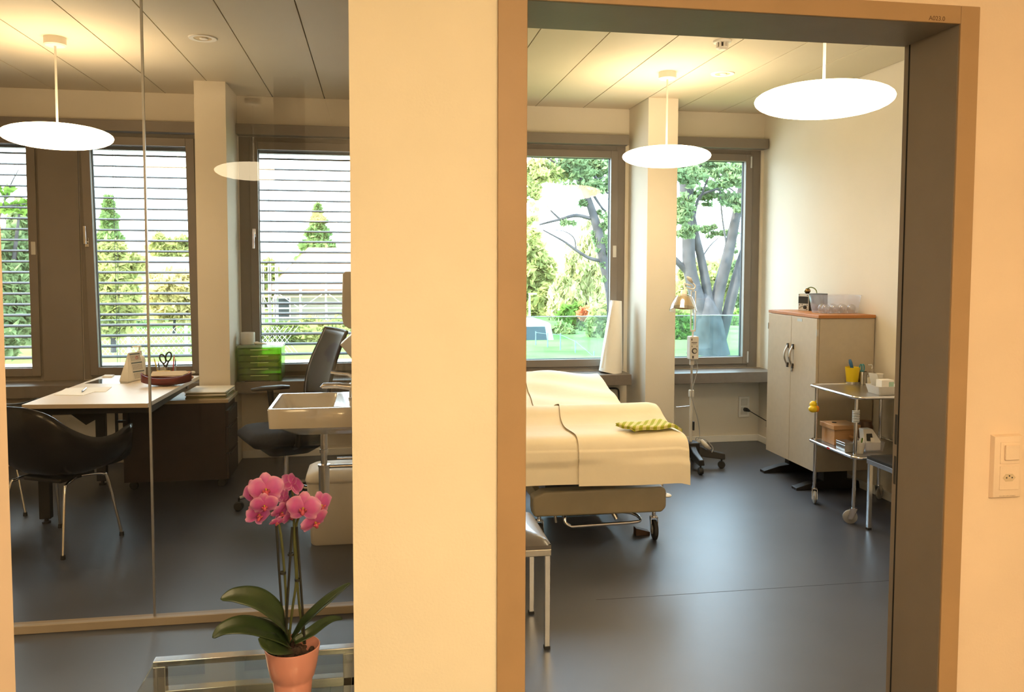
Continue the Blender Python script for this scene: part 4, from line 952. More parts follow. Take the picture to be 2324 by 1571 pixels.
# ------------------------------------------------------------------ wash basin and what is near it
bs = thing('wash_basin','white rectangular wash basin with chrome trap on the partition wall','sink',(-.28,4.2,.40))
x0,x1,y0,y1 = -.505,-.060,3.955,4.45
rg = [rrect(-.40,x1,y0+.07,y1-.07,.735,.06),rrect(-.46,x1,y0+.012,y1-.012,.775,.03),rrect(x0+.006,x1,y0+.002,y1-.002,.78,.018),rrect(x0,x1,y0,y1,.868,.016),rrect(x0+.004,x1,y0+.004,y1-.004,.874,.016),
      rrect(x0+.018,-.200,y0+.018,y1-.018,.874,.022),rrect(x0+.024,-.206,y0+.024,y1-.024,.868,.022),rrect(x0+.06,-.225,y0+.05,y1-.05,.785,.03),rrect(x0+.09,-.25,y0+.08,y1-.08,.772,.03)]
part('basin', rings_mesh(rg), 'ceramic', bs, smooth=True)
tp = part('tap', MB().lathe([(0,.875),(.025,.875),(.025,.882),(.021,.885),(.019,.955),(0,.957)],(-.115,4.2,0),24).tube([(-.115,4.2,.935),(-.19,4.2,.945),(-.262,4.2,.945),(-.268,4.2,.935)],[.018,.015,.014,.012],14), 'chrome', bs, smooth=True)
part('tap_lever', MB().tube([(-.112,4.2,.955),(-.112,4.2,.985),(-.14,4.2,1.0),(-.225,4.2,1.012)],[.016,.013,.008,.007],10), 'chrome', tp, smooth=True)
b = MB().lathe([(0,.395),(.026,.397),(.027,.41),(.027,.535),(.030,.537),(.030,.548),(.016,.55),(.016,.605),(.021,.607),(.021,.625),(.018,.627),(.018,.74),(0,.74)],(-.262,4.2,0),28)
b.cyl((-.24,4.2,.535),(-.06,4.2,.535),.010).cyl((-.2,4.26,.56),(-.06,4.26,.56),.006)
part('drain_trap', b, 'chrome', bs, smooth=True)
sd = thing('soap_dispenser','pale rounded soap dispenser on the wall above the basin','dispenser',(-.10,4.45,1.2))
b = MB().prism([(-.06,4.40,1.215),(-.14,4.40,1.215),(-.168,4.40,1.235),(-.176,4.40,1.28),(-.170,4.40,1.50),(-.160,4.40,1.515),(-.06,4.40,1.515)],(0,.12,0))
part('case', b, 'lgrey', sd, bevel=.012, seg=4)
part('wall_mount', MB().box(-.068,-.058,4.42,4.50,1.25,1.48), 'lgrey', sd)
part('wall_mount', MB().box(-.068,-.058,4.05,4.35,.76,.84), 'steel', bs)
part('nozzle', MB().cyl((-.12,4.46,1.20),(-.12,4.46,1.216),.012), 'chrome', sd, smooth=True)
pt = thing('towel_dispenser','paper towel hanging folded from a holder on the partition wall','dispenser',(-.10,4.6,1.0))
part('wall_mount', MB().box(-.068,-.058,4.58,4.72,1.1,1.17), 'lgrey', pt)
part('holder', MB().box(-.125,-.060,4.55,4.75,1.08,1.19), 'lgrey', pt, bevel=.006)
part('towel', MB().prism([(-.115,4.55,1.185),(-.192,4.56,1.115),(-.10,4.555,1.0),(-.09,4.555,1.0),(-.09,4.555,1.185)],(0,.16,.0)), 'white', pt, bevel=.002)
bn = thing('waste_bin','white waste bin with rounded lid below the basin','bin',(-.22,4.70,0))
bx0,bx1,by0,by1 = -.385,-.075,4.56,4.86
part('body', rings_mesh([rrect(bx0+.03,bx1-.03,by0+.03,by1-.03,0,.03),rrect(bx0+.022,bx1-.022,by0+.022,by1-.022,.012,.035),rrect(bx0+.004,bx1-.004,by0+.004,by1-.004,.352,.04)]), 'white', bn, smooth=True)
part('lid', rings_mesh([rrect(bx0,bx1,by0,by1,.352,.04),rrect(bx0-.004,bx1+.002,by0-.004,by1+.002,.368,.045),rrect(bx0+.004,bx1-.004,by0+.004,by1-.004,.400,.05),rrect(bx0+.03,bx1-.03,by0+.03,by1-.03,.418,.06)]), 'white', bn, smooth='all')
# ------------------------------------------------------------------ sill of the office
gb = thing('drawer_box','translucent green five-drawer box on the office window sill','drawer box',(-.88,6.63,.655))
gx0,gx1,gy0,gy1 = -1.047,-.713,6.502,6.76
part('lid', MB().box(gx0,gx1,gy0-.002,gy1,.915,.935), pane_mat('pale_green_clear_lid',(.85,.95,.75),.12,.1,.35,(.60,.72,.52)), gb, bevel=.008)
part('case', MB().box(gx0+.004,gx0+.008,gy0+.01,gy1,.665,.915).box(gx1-.008,gx1-.004,gy0+.01,gy1,.665,.915).box(gx0+.008,gx1-.008,gy1-.006,gy1,.665,.915).box(gx0+.008,gx1-.008,gy0+.01,gy1,.66,.666), 'greenp', gb)
for k in range(5):
    z = .667+.0495*k
    d = part('drawer', rings_mesh([rrect(gx0+.010,gx1-.010,gy0,gy1-.01,z,.01),rrect(gx0+.010,gx1-.010,gy0,gy1-.01,z+.039,.01),rrect(gx0+.014,gx1-.014,gy0+.004,gy1-.014,z+.039,.01),rrect(gx0+.014,gx1-.014,gy0+.004,gy1-.014,z+.004,.01)]), 'greenp', gb, smooth=True)
    part('grip', MB().box(gx0+.10,gx1-.10,gy0-.006,gy0,z+.032,z+.039), mat('pale_green_grip_%d' % k,(.45,.55,.22),.4), d, bevel=.002)
for zz_, lb in ((.822,'yellow paper pad in the upper part of the green drawer box'),(.772,'yellow paper pad in the middle drawer of the green drawer box')):
    tag(part('paper_pad', MB().box(gx0+.15,gx1-.03,gy0+.02,gy1-.04,zz_,zz_+.026), mat('yellow_paper',(.75,.66,.06),.8), None), lb, 'paper')
tr_ = tag(part('black_mat', MB().box(-.99,-.80,6.503,6.56,.6552,.6602), 'black', None), 'flat black strip under the front of the green drawer box', 'mat')
rp = thing('white_pot','small white round pot on top of the green drawer box','pot',(-.977,6.60,.935))
part('wall', MB().lathe([(0,.9355),(.048,.9355),(.053,.945),(.053,1.025),(.050,1.028),(.046,1.028),(.044,.95),(0,.95)],(-.977,6.60,0),32), 'white', rp, smooth=True)
part('soil', MB().lathe([(0,1.018),(.045,1.016)],(-.977,6.60,0),24), 'soil', rp)
sp_ = thing('white_spoon','white scoop spoon lying on the green drawer box','spoon',(-.89,6.56,.935))
part('bowl', MB().ball((-.905,6.555,.948),.022,16,(1.0,.8,.55)), 'paper', sp_, smooth='all')
part('handle', MB().tube([(-.90,6.555,.946),(-.86,6.55,.943),(-.83,6.548,.940)],[.012,.007,.004],8), 'paper', sp_, smooth=True)

# ------------------------------------------------------------------ hall: switch, glass table, orchid
sw = thing('light_switch','cream light switch plate with a small power socket on the hall wall','switch',(1.712,2.0,.9))
a, c, z0, z1 = 1.6665, 1.7575, .912, 1.089
b = rings_mesh([[(a,2.0,z0),(c,2.0,z0),(c,2.0,z1),(a,2.0,z1)],[(a+.003,1.986,z0+.004),(c-.003,1.986,z0+.004),(c-.003,1.986,z1-.004),(a+.003,1.986,z1-.004)],[(a+.010,1.982,z0+.018),(c-.010,1.982,z0+.018),(c-.010,1.982,z1-.018),(a+.010,1.982,z1-.018)]])
part('plate', b, 'hallpeach', sw, bevel=.001)
part('insert', MB().box(1.684,1.744,1.980,1.983,1.010,1.070).box(1.684,1.744,1.980,1.983,.938,1.004), 'hallpeach', sw, bevel=.001)
part('rocker', MB().prism([(1.695,1.980,1.021),(1.738,1.980,1.021),(1.738,1.980,1.062),(1.695,1.980,1.062)],(0,-.006,0)), 'hallpeach', sw, bevel=.002)
hexp = [(1.712+.020*math.cos(k), 1.9795, .972+.012*math.sin(k)) for k in (PI/6*0,PI/3,2*PI/3,PI,4*PI/3,5*PI/3)]
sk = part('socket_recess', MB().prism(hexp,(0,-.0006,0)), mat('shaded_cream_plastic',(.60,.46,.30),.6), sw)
b = MB()
for x_, z_ in ((1.7035,.972),(1.712,.977),(1.7205,.972)): b.lathe([(0,0),(.0021,0),(.0021,.0006),(0,.0006)],(x_,1.9787,z_),10,axis=(0,-1,0))
part('socket_hole', b, 'black', sk)
text('print', '17F 0W 0V 1HCM', .0065, 'brownprint', sw, (1.712,1.9848,.921), (PI/2-.28,0,0))
tg = thing('glass_table','low chrome framed glass side table under the orchid','table',(-.34,2.10,0))
tx0,tx1,ty0,ty1,tz = -.605,-.066,1.80,2.345,.47
b = MB(); s = .032
ring_ = lambda b, z0, z1: (b.box(tx0,tx1,ty1-s,ty1,z0,z1), b.box(tx0,tx1,ty0,ty0+s,z0,z1), b.box(tx0,tx0+s,ty0+s,ty1-s,z0,z1), b.box(tx1-s,tx1,ty0+s,ty1-s,z0,z1))
for ya in (ty1-s, ty0):
    part('top_rail', MB().box(tx0,tx1,ya,ya+s,tz-.016,tz), 'chrome', tg, bevel=.002)
    part('lower_rail', MB().box(tx0,tx1,ya,ya+s,.36,.386), 'chrome', tg, bevel=.002)
part('glass_top', MB().box(tx0+.002,tx1-.002,ty0+s,ty1-s,tz-.010,tz-.002), 'tabg', tg)
part('shelf', MB().box(tx0+.03,tx1-.03,ty0+s,ty1-s,.362,.372), 'tabg', tg)
for lx in (tx0,tx1-s):
    for ly in (ty0,ty1-s): part('leg', MB().box(lx,lx+s,ly,ly+s,0,tz-.016), 'chrome', tg, bevel=.002)

orx, ory, oz = -.209, 2.05, tz-.0015
oc_ = thing('potted_orchid','pink flowering orchid in a salmon pot on the glass table','orchid',(orx,ory,oz))
part('pot', MB().lathe([(0,oz),(.040,oz),(.043,oz+.006),(.0475,oz+.055),(.0475,oz+.060),(.0535,oz+.068),(.0605,oz+.10),(.066,oz+.135),(.0668,oz+.141),(.0645,oz+.142),(.062,oz+.135),(.052,oz+.075),(0,oz+.07)],(orx,ory,0),48), 'pink', oc_, smooth=True)
b = MB().lathe([(0,oz+.112),(.03,oz+.110),(.055,oz+.105)],(orx,ory,0),24)
for k in range(70):
    a_, r_ = random.uniform(0,2*PI), .052*math.sqrt(random.random())
    b.ball((orx+r_*math.cos(a_),ory+r_*math.sin(a_),oz+.112+random.uniform(0,.010)),random.uniform(.005,.010),6,(random.uniform(.7,1.6),random.uniform(.7,1.4),.8))
part('bark', b, 'soil', oc_, smooth='all')
def oleaf(pts, w, fold=.25, roll=0):
    C = curve3(pts, 28); n = len(C)-1
    def f(u, v):
        i = min(n-1, int(u*n)); k = u*n-i; p = C[i].lerp(C[i+1], k); t = (C[i+1]-C[i]).normalized()
        side = t.cross(Vector((0,0,1)));  side = side.normalized() if side.length > .01 else Vector((0,1,0))
        side = (Matrix.Rotation(roll, 3, t) @ side)
        up = side.cross(t).normalized(); s = 2*v-1
        ww = w*(math.sin(PI*min(1,(.10+.90*u)**.8))**.75)*(1-.25*u)+.003
        if u > .985: ww *= .3
        return p + side*(ww*s) + up*(fold*ww*abs(s))
    return MB().grid(f, 28, 8)
A_ = lambda px, py, y=2.05: at(px, py, Y=y)
leaves = [([A_(652,1455),A_(630,1400,2.02),(A_(585,1362,1.99)),A_(535,1352,1.97),A_(500,1360,1.96)],.030,.25,-.9),
 ([A_(655,1462),A_(612,1437,2.01),A_(555,1422,1.97),A_(510,1428,1.95),A_(482,1448,1.94)],.027,.3,-.7),
 ([A_(664,1455),A_(690,1420,2.03),A_(735,1375,2.01),A_(770,1345,2.0),A_(796,1324,1.99)],.017,.5,.6),
 ([A_(668,1458),A_(700,1440,2.06),A_(730,1418,2.09),A_(755,1406,2.11),A_(777,1405,2.12)],.011,.5,.6),
 ([A_(655,1468),A_(628,1465,1.995),A_(602,1462,1.97),A_(586,1450,1.96)],.030,.2,-.8),
 ([A_(655,1450,2.08),A_(615,1428,2.12),A_(585,1415,2.15),A_(566,1410,2.17)],.020,.3,-.8)]
for p_, w_, f_, r_ in leaves: part('leaf', oleaf(p_, w_, f_, r_), 'oleaf', oc_, smooth='all', solid=.0015)
for P_ in ([(646,1466),(640,1390),(633,1290),(627,1192)],[(647,1462),(651,1390),(657,1290),(663,1196)],[(692,1462),(687,1390),(680,1290),(673,1196)]):
    part('stake', MB().tube([A_(*p,2.055) for p in P_],.0030,8), 'stake', oc_, smooth=True)
stems = [[(650,1460),(650,1380),(645,1290),(636,1205),(622,1150),(608,1112)],[(655,1458),(664,1380),(672,1320),(669,1250),(667,1200),(668,1150),(662,1105)],[(690,1462),(680,1380),(675,1320),(673,1250),(672,1195),(684,1165),(700,1160),(725,1165)]]
for P_ in stems: part('stem', MB().tube(curve3([A_(*p,2.06) for p in P_],40),.0032,8), 'stem', oc_, smooth=True)
b = MB()
for px, py in ((642,1300),(660,1258),(676,1316)): p = A_(px,py,2.055); b.lathe([(.006,-.003),(.008,-.003),(.008,.003),(.006,.003)],p,12)
part('clip', b, 'stake', oc_, smooth=True)
def petal(b, R, o, ang, L, W, cup, lay, back=0):
    d = Vector((math.cos(ang), math.sin(ang), 0)); s_ = Vector((-d.y, d.x, 0)); nu, nv = 10, 8; k0 = len(b.bm.verts)
    ed = b.bm.verts.layers.float.get('edge') or b.bm.verts.layers.float.new('edge')
    rows = []
    for i in range(nu+1):
        u = i/nu; ww = W*(math.sin(PI*(.04+.93*u)**.85)**.6)*.5; row = []
        for j in range(nv+1):
            v = 2*j/nv-1
            z = lay + cup*(u*u) + back*u - .10*W*v*v
            p = d*(L*u) + s_*(ww*v) + Vector((0,0,z))
            vt = b.bm.verts.new(o + R @ p); vt[ed] = max(u**2, abs(v)**2*.9); row.append(vt)
        rows.append(row)
    for r0, r1 in zip(rows, rows[1:]):
        for j in range(nv): b.bm.faces.new([r0[j], r0[j+1], r1[j+1], r1[j]])
def flower(px, py, y, size, yaw, pitch, rollz=0):
    "yaw/pitch turn the face away from the viewer; size is the width across the two big petals"
    o = A_(px, py, y); S = size/2
    # local: petals in xy plane, facing +z ; then stand it up so that +z looks at the viewer (-Y)
    R = Matrix.Rotation(yaw,3,'Z') @ Matrix.Rotation(pitch,3,'X') @ Matrix.Rotation(PI/2,3,'X') @ Matrix.Rotation(rollz,3,'Z')
    b = MB()
    petal(b,R,o,PI/2,S*.92,S*.80,-.1*S,0); petal(b,R,o,PI/2+2.28,S*.92,S*.70,-.1*S,0); petal(b,R,o,PI/2-2.28,S*.92,S*.70,-.1*S,0)
    petal(b,R,o,.20,S*1.0,S*1.18,-.05*S,.002); petal(b,R,o,PI-.20,S*1.0,S*1.18,-.05*S,.002)
    f_ = part('flower', b, 'petal', oc_, smooth='all')
    b = MB(); L_ = lambda x, y_, z: o + R @ Vector((x*S,y_*S,z*S))
    b.tube([L_(0,-.02,.05),L_(0,-.16,.22),L_(0,-.30,.24),L_(0,-.42,.14)],[.08*S,.13*S,.12*S,.02*S],10)
    for s in (-1,1): b.tube([L_(0,-.08,.10),L_(s*.16,-.10,.24),L_(s*.17,.02,.34)],[.05*S,.09*S,.03*S],8)
    part('lip', b, 'lip', f_, smooth='all')
    part('column', MB().tube([L_(0,.0,.02),L_(0,.02,.16),L_(0,-.04,.22)],[.05*S,.07*S,.04*S],8), 'anther', f_, smooth='all')
flower(604,1110,2.00,.084,.1,-.05,.08)
flower(600,1146,1.985,.066,.15,.35,.1)
flower(586,1168,2.03,.072,.75,.15,-.4)
flower(577,1118,2.05,.070,-.5,.0,.5)
flower(664,1098,2.05,.066,2.6,-.15,.2)
flower(646,1132,2.06,.062,2.2,.2,.6)
flower(638,1162,2.04,.066,.9,.5,-.7)
flower(628,1185,2.02,.040,.6,.7,-.3)
flower(689,1153,1.99,.084,-.08,-.03,-.06)
flower(727,1146,2.05,.074,.75,.1,.1)
flower(714,1184,2.02,.076,.7,.45,.35)
flower(658,1172,2.05,.050,.9,.4,.5)
#PART5
# ------------------------------------------------------------------ the garden outside
GZ = -1.5
struct('lawn', MB().box(-70,90,7.6,160,GZ-.2,GZ), 'lawn')
struct('gravel_path', MB().box(-40,.5,10,27.0,GZ,GZ+.02), 'gravel')
def leaves(name, blobs, size, m, parent, shell=.45, cone=False, droop=0, mult=1):
    Vs = []
    for (c, r, n) in blobs:
        n = int(n*mult)
        c = np.array(c, float); r = np.array(r if hasattr(r,'__len__') else (r,r,r), float)
        d = rng.normal(size=(n,3)); d /= np.linalg.norm(d,axis=1)[:,None]
        if cone:
            h = rng.random(n)**1.4; an = rng.random(n)*2*PI; lay = .75+.25*np.sin(h*46)
            rad = (1-h)*(.35+.65*np.sqrt(rng.random(n)))*lay
            P = np.stack([np.cos(an)*rad*r[0], np.sin(an)*rad*r[1], (2*h-1)*r[2]-.12*rad*r[0]],1)+c
        else:
            rad = shell+(1-shell)*rng.random(n)**.5
            lump = 1+.22*np.sin(d[:,0]*7+c[0]*3)*np.sin(d[:,2]*6+c[2])+.12*np.sin(d[:,1]*13)
            P = d*(rad*lump)[:,None]*r+c
            if shell < .2:
                k_ = max(6, n//28); cl = rng.normal(size=(k_,3))*.62; P = (cl[rng.integers(0,k_,n)]+rng.normal(size=(n,3))*np.array([.20,.20,.11]))*r+c
        a = rng.normal(size=(n,3)); a /= np.linalg.norm(a,axis=1)[:,None]
        if droop: a[:,2] = -droop-np.abs(a[:,2]); a /= np.linalg.norm(a,axis=1)[:,None]
        b_ = np.cross(a, rng.normal(size=(n,3))); b_ /= np.linalg.norm(b_,axis=1)[:,None]
        s = size*(.6+.8*rng.random(n))[:,None]
        Vs.append(np.stack([P-a*s, P-b_*s*.5, P+a*s, P+b_*s*.5],1).reshape(-1,3))
    V = np.concatenate(Vs); off = np.array(OFF[parent.name]); V = V-off
    nq = len(V)//4; me = bpy.data.meshes.new(name)
    me.vertices.add(len(V)); me.vertices.foreach_set('co', V.ravel()); me.loops.add(nq*4); me.loops.foreach_set('vertex_index', np.arange(nq*4))
    me.polygons.add(nq); me.polygons.foreach_set('loop_start', np.arange(nq)*4)
    me.update(calc_edges=True); me.materials.append(MT[m])
    o = bpy.data.objects.new(name, me); COL.objects.link(o); o.parent = parent; OFF[o.name] = OFF[parent.name]; return o
def P3(px, py, Y): return tuple(at(px, py, Y=Y))
def R3(px, Y): return px*Y/FPX
def tree(name, label, cat, base, group='trees and shrubs in the garden'):
    return thing(name, label, cat, (base[0], base[1], GZ), group)
def blob(px, py, Y, rx, ry, n, rz=None): return (P3(px,py,Y), (R3(rx,Y), R3(min(rx,ry)*.8,Y), R3(ry,Y)), n)
def limb(pts, Y, m, parent, name='branch'):
    C = curve3([P3(a,b,Y+(e[1] if len(e)>1 else 0)) for a,b,*e in pts], 30); n = len(C)-1; k = len(pts)-1
    rs = []
    for i in range(len(C)):
        f = i/n*k; j = min(k-1, int(f)); rs.append(R3((pts[j][2]*(1-f+j)+pts[j+1][2]*(f-j)),Y)*.5)
    return part(name, MB().tube(C, rs, 9), m, parent, smooth='all')
# big many-stemmed tree in front of the corner window
t = tree('maple_tree','big grey many-stemmed tree outside the corner window','tree',at(1610,800,Y=27))
for pts in ([(1608,812,112),(1610,775,84),(1607,730,70),(1603,690,44),(1602,662,14)],):
    limb(pts,27,'bark',t,'trunk')
for pts in ([(1596,745,44),(1586,690,36),(1566,612,32),(1562,530,30),(1556,440,27),(1548,340,24)],[(1604,720,36),(1606,671,24),(1592,590,20),(1576,520,18),(1566,440,14),(1575,330,10)],[(1618,740,38),(1629,671,30),(1650,588,27),(1668,505,23),(1685,420,18),(1700,330,14)],
            [(1632,770,36),(1645,735,27),(1664,660,25),(1682,590,20),(1705,520,15)],[(1584,660,14),(1563,624,15),(1538,595,15),(1500,560,12)],[(1571,515,9),(1586,450,7),(1620,432,5),(1650,425,4),(1672,440,3)],[(1588,455,5),(1606,405,4),(1615,372,3)],[(1655,590,6),(1640,500,4),(1632,410,3)],[(1590,590,4),(1610,560,3),(1630,540,2)],
            [(1560,480,8),(1580,400,6),(1605,345,5)],[(1548,420,6),(1530,380,5),(1500,350,4)]):
    limb(pts,27,'bark',t)
leaves('crown',[blob(1555,400,26,28,26,420),blob(1545,480,26,24,30,420),blob(1600,380,27,40,18,380),blob(1660,410,26,36,30,520),blob(1672,460,26,24,20,300),blob(1610,440,27.5,40,16,280),blob(1560,525,26,20,14,200),blob(1612,520,28,24,8,110),blob(1640,530,28,24,8,110),blob(1628,340,27,80,24,500),blob(1660,560,28,14,9,70),blob(1668,620,28,14,20,120)],.105,'leafm',t,.1,mult=2.4)
# old tree with reaching limb in the window by the paper roll
t = tree('maple_tree','tree with a long reaching limb outside the window by the paper roll','tree',at(1400,800,Y=24))
for pts in ([(1402,835,40),(1396,720,34),(1384,640,28),(1372,600,24),(1359,532,22),(1345,482,19),(1330,440,16),(1314,400,13),(1300,350,10)],[(1340,496,9),(1308,489,9),(1274,497,7),(1224,510,4)],[(1374,594,9),(1338,586,8),(1308,568,7),(1278,547,5),(1232,522,3)],[(1270,497,5),(1252,480,4),(1240,465,2)],
            [(1308,570,4),(1302,540,3),(1280,525,2),(1255,522,1.5)],[(1320,430,6),(1340,412,4),(1380,400,3)],[(1345,440,7),(1365,470,5),(1382,485,4)],[(1350,400,6),(1365,420,5),(1380,440,5)],[(1312,400,5),(1270,375,4),(1235,355,3)]): limb(pts,24,'bark',t)
leaves('crown',[blob(1215,395,24,30,34,520),blob(1250,380,24,32,26,420),blob(1205,450,23,18,18,160),blob(1205,530,23,20,26,230)],.10,'leafy',t,.1,mult=2.2)
leaves('crown',[blob(1300,385,24,38,28,560),blob(1350,380,24.5,34,24,480),blob(1362,420,24,24,26,220),blob(1365,520,24,16,40,240),blob(1330,460,24,10,8,40),blob(1285,505,24,14,8,50),blob(1372,580,24,12,34,180)],.10,'leafm',t,.1,mult=2.2)
# pale trees and hedge behind it
t = tree('willow_tree','pale yellow-green willow filling the window by the paper roll','tree',at(1300,760,Y=46))
leaves('crown',[blob(1325,660,46,48,120,5200),blob(1285,700,45,40,70,2400),blob(1345,560,47,32,70,1700)],.24,'leafw',t,.3,droop=.8,mult=1.5)
limb([(1310,780,10),(1312,700,8),(1318,600,5)],46,'bark',t,'trunk')
t = tree('leafy_tree','bright yellow-green tree at the edge of the door frame, behind the lamp post','tree',at(1215,760,Y=50))
leaves('crown',[blob(1215,640,50,52,80,4200),blob(1240,700,49,44,50,2200),blob(1200,560,50,30,36,700)],.30,'leafy',t,.3)
limb([(1215,770,9),(1216,640,5)],50,'bark',t,'trunk')
t = tree('round_shrub','dark green rounded shrub below the willow','shrub',at(1290,775,Y=38))
leaves('crown',[blob(1300,735,38,36,44,2600)],.20,'leafd',t,.3)
t = tree('round_shrub','light yellow-green shrub beside the white van','shrub',at(1270,780,Y=36))
leaves('crown',[blob(1278,762,36,34,26,1700)],.18,'leafy',t,.3)
t = tree('red_shrub','reddish shrub in front of the willow','shrub',at(1325,750,Y=37))
leaves('crown',[blob(1328,712,37,16,13,500)],.18,'leafr',t,.3)
t = tree('round_shrub','bright leafy shrub at the right edge of the window by the paper roll','shrub',at(1365,790,Y=34))
leaves('crown',[blob(1362,740,34,30,50,2400)],.18,'leafy',t,.3)
t = tree('hedge_shrub','deep green shrub to the left of the big grey trunk','shrub',at(1545,790,Y=33))
leaves('crown',[blob(1540,750,33,40,42,2600)],.20,'leafd',t,.3)
t = tree('leafy_tree','yellow-green tree seen between the stems of the big grey tree','tree',at(1600,740,Y=60))
leaves('crown',[blob(1590,650,60,60,60,3200),blob(1650,640,60,40,60,2200)],.34,'leafy',t,.3); limb([(1600,760,9),(1600,650,6)],60,'bark',t,'trunk')
t = tree('round_shrub','low green shrub to the right of the big grey trunk','shrub',at(1675,775,Y=40))
leaves('crown',[blob(1680,735,40,26,28,1300)],.2,'leafd',t,.3)
t = tree('leafy_tree','green tree at the right edge of the corner window','tree',at(1720,760,Y=52))
leaves('crown',[blob(1700,670,52,34,60,1800)],.3,'leafm',t,.3); limb([(1705,770,9),(1702,670,6)],52,'bark',t,'trunk')
# office side
t = tree('leafy_tree','dense leafy tree outside the far left office window','tree',at(20,800,Y=24))
leaves('crown',[blob(20,700,24,62,90,4200),blob(40,600,24.5,44,70,1700),blob(46,510,25,24,44,420),blob(-30,640,24,50,120,2200)],.16,'leafm',t,.25)
for pts in ([(15,815,18),(20,720,14),(35,560,8),(46,470,3)],[(-10,520,4),(20,430,3),(42,385,1.5)],[(0,470,4),(40,465,3),(76,460,2)]): limb(pts,24,'bark',t)
leaves('spray',[blob(20,470,24,26,14,60),blob(60,465,24,16,14,40),blob(5,430,24,14,10,30)],.15,'leafd',t,.1)
t = tree('conifer_tree','tall narrow conifer behind the leafy tree in the tilted window','tree',at(250,740,Y=42))
leaves('crown',[(P3(250,600,42),(R3(84,42),R3(84,42),R3(138,42)),6500)],.26,'leafc',t,cone=True); limb([(250,745,8),(250,470,1)],42,'bark',t,'trunk')
t = tree('leafy_tree','bright leafy tree filling the left of the tilted office window','tree',at(258,780,Y=23))
leaves('crown',[blob(250,640,23,36,70,2300),blob(270,680,23,44,60,2000),blob(300,600,23.5,22,20,320),blob(255,570,23,26,22,420),blob(315,600,23.3,14,14,120),blob(250,730,23,30,34,800)],.15,'leafy',t,.25)
limb([(258,800,12),(256,700,8),(258,600,4)],23,'bark',t,'trunk')
t = tree('beige_bush','beige dry bush behind the wire fence','shrub',at(395,745,Y=38))
leaves('crown',[blob(400,670,38,54,56,3600),blob(360,660,38.5,26,40,900)],.2,'leafb',t,.25); limb([(395,760,7),(398,680,3)],38,'bark',t)
t = tree('leafy_tree','distant yellow-green tree above the grey roof','tree',at(400,640,Y=75))
leaves('crown',[blob(400,570,75,52,28,1800),blob(362,560,75,16,26,600)],.4,'leafy',t,.3); limb([(395,690,6),(396,580,4)],75,'bark',t,'trunk')
t = tree('conifer_tree','tall conifer behind the house roof','tree',at(725,640,Y=62))
leaves('crown',[(P3(722,570,62),(R3(92,62),R3(92,62),R3(100,62)),5200)],.34,'leafc',t,cone=True); limb([(722,690,7),(722,475,1)],62,'bark',t,'trunk')
t = tree('leafy_tree','pale leafy tree behind the scaffolding','tree',at(610,740,Y=58))
leaves('crown',[blob(605,640,58,34,46,1800)],.32,'leafy',t,.3); limb([(606,740,7),(606,650,4)],58,'bark',t,'trunk')
# tall grass in front of the house
b_root = thing('tall_grass','tall yellow-green grass in front of the house','grass',tuple(at(700,790,Y=33))[:2]+(GZ,))
g = leaves('blades',[blob(690,768,33,90,16,3000),blob(745,755,34,60,20,2000)],.22,'leafy',b_root,.1); b_root['kind'] = 'stuff'
# house with scaffolding
hb = thing('house','pale house with pinkish tiled roof behind the lawn','house',tuple(at(720,735,Y=46))[:2]+(GZ,))
hx0, hx1, hy = at(632,700,Y=46).x, at(632,700,Y=46).x+10, 46
ez = at(700,655,Y=46).z; rz_ = at(700,566,Y=49).z
part('wall', MB().box(hx0,hx1,hy,hy+7,GZ,ez), 'housew', hb)
part('roof', MB().prism([(hx0-.5,hy-.5,ez-.1),(hx1+.5,hy-.5,ez-.1),(hx1-1.4,hy+3.5,rz_),(hx0+1.3,hy+3.5,rz_)],(0,.1,.12)).prism([(hx0-.5,hy-.5,ez-.1),(hx0-.5,hy+7.5,ez-.1),(hx0+1.3,hy+3.5,rz_)],(0,.0,.12)), 'roof', hb)
part('gutter', MB().box(hx0-.55,hx1+.55,hy-.62,hy-.5,ez-.16,ez-.04), 'rcoat', hb)
for k, px in enumerate((640,)):
    p = at(px,700,Y=45.95); wn = part('window', MB().box(p.x-.45,p.x+.45,45.93,46.0,p.z-.55,p.z+.6), 'white', hb)
    part('pane', MB().box(p.x-.38,p.x+.38,45.92,45.93,p.z-.48,p.z+.53), 'vglass', wn)
sf = thing('scaffolding','white metal scaffolding along the house wall','scaffolding',(hx0,44.6,GZ))
b = MB()
sx = [at(px,650,Y=44.8).x for px in (596,612,628,682,740,790)]
for x in sx:
    for y in (44.4,45.2): b.cyl((x,y,GZ),(x,y,at(600,600,Y=45).z),.035,None,6)
part('upright', b, 'galv', sf)
b = MB(); zz = [at(600,py,Y=44.8).z for py in (605,640,662,700,722)]
for z in zz:
    for y in (44.4,45.2): b.cyl((sx[0],y,z),(sx[-1],y,z),.025,None,6)
for i in range(5): b.cyl((sx[i],44.4,zz[3] if i%2 else zz[2]),(sx[i+1],44.4,zz[2] if i%2 else zz[3]),.02,None,6)
part('rail', b, 'galv', sf)
part('walkway', MB().box(sx[0],sx[-1],44.4,45.2,zz[2]-.3,zz[2]-.25), 'roof', sf)
bd = thing('building','distant grey roofed building behind the bushes','building',tuple(at(385,690,Y=66))[:2]+(GZ,))
a_, c_ = at(300,620,Y=66), at(432,620,Y=66); z0 = at(380,620,Y=66).z; z1 = at(380,588,Y=66).z
part('wall', MB().box(a_.x,c_.x+3,66,74,GZ,z0), 'housew', bd); part('roof', MB().prism([(a_.x-.3,65.6,z0),(c_.x+3.3,65.6,z0),(c_.x+3,70,z1),(a_.x,70,z1)],(0,0,.2)), 'roofg', bd)
w_ = part('window', MB().box(at(345,640,Y=66).x,at(372,640,Y=66).x,65.95,66,at(345,652,Y=66).z,at(345,632,Y=66).z), 'vglass', bd)
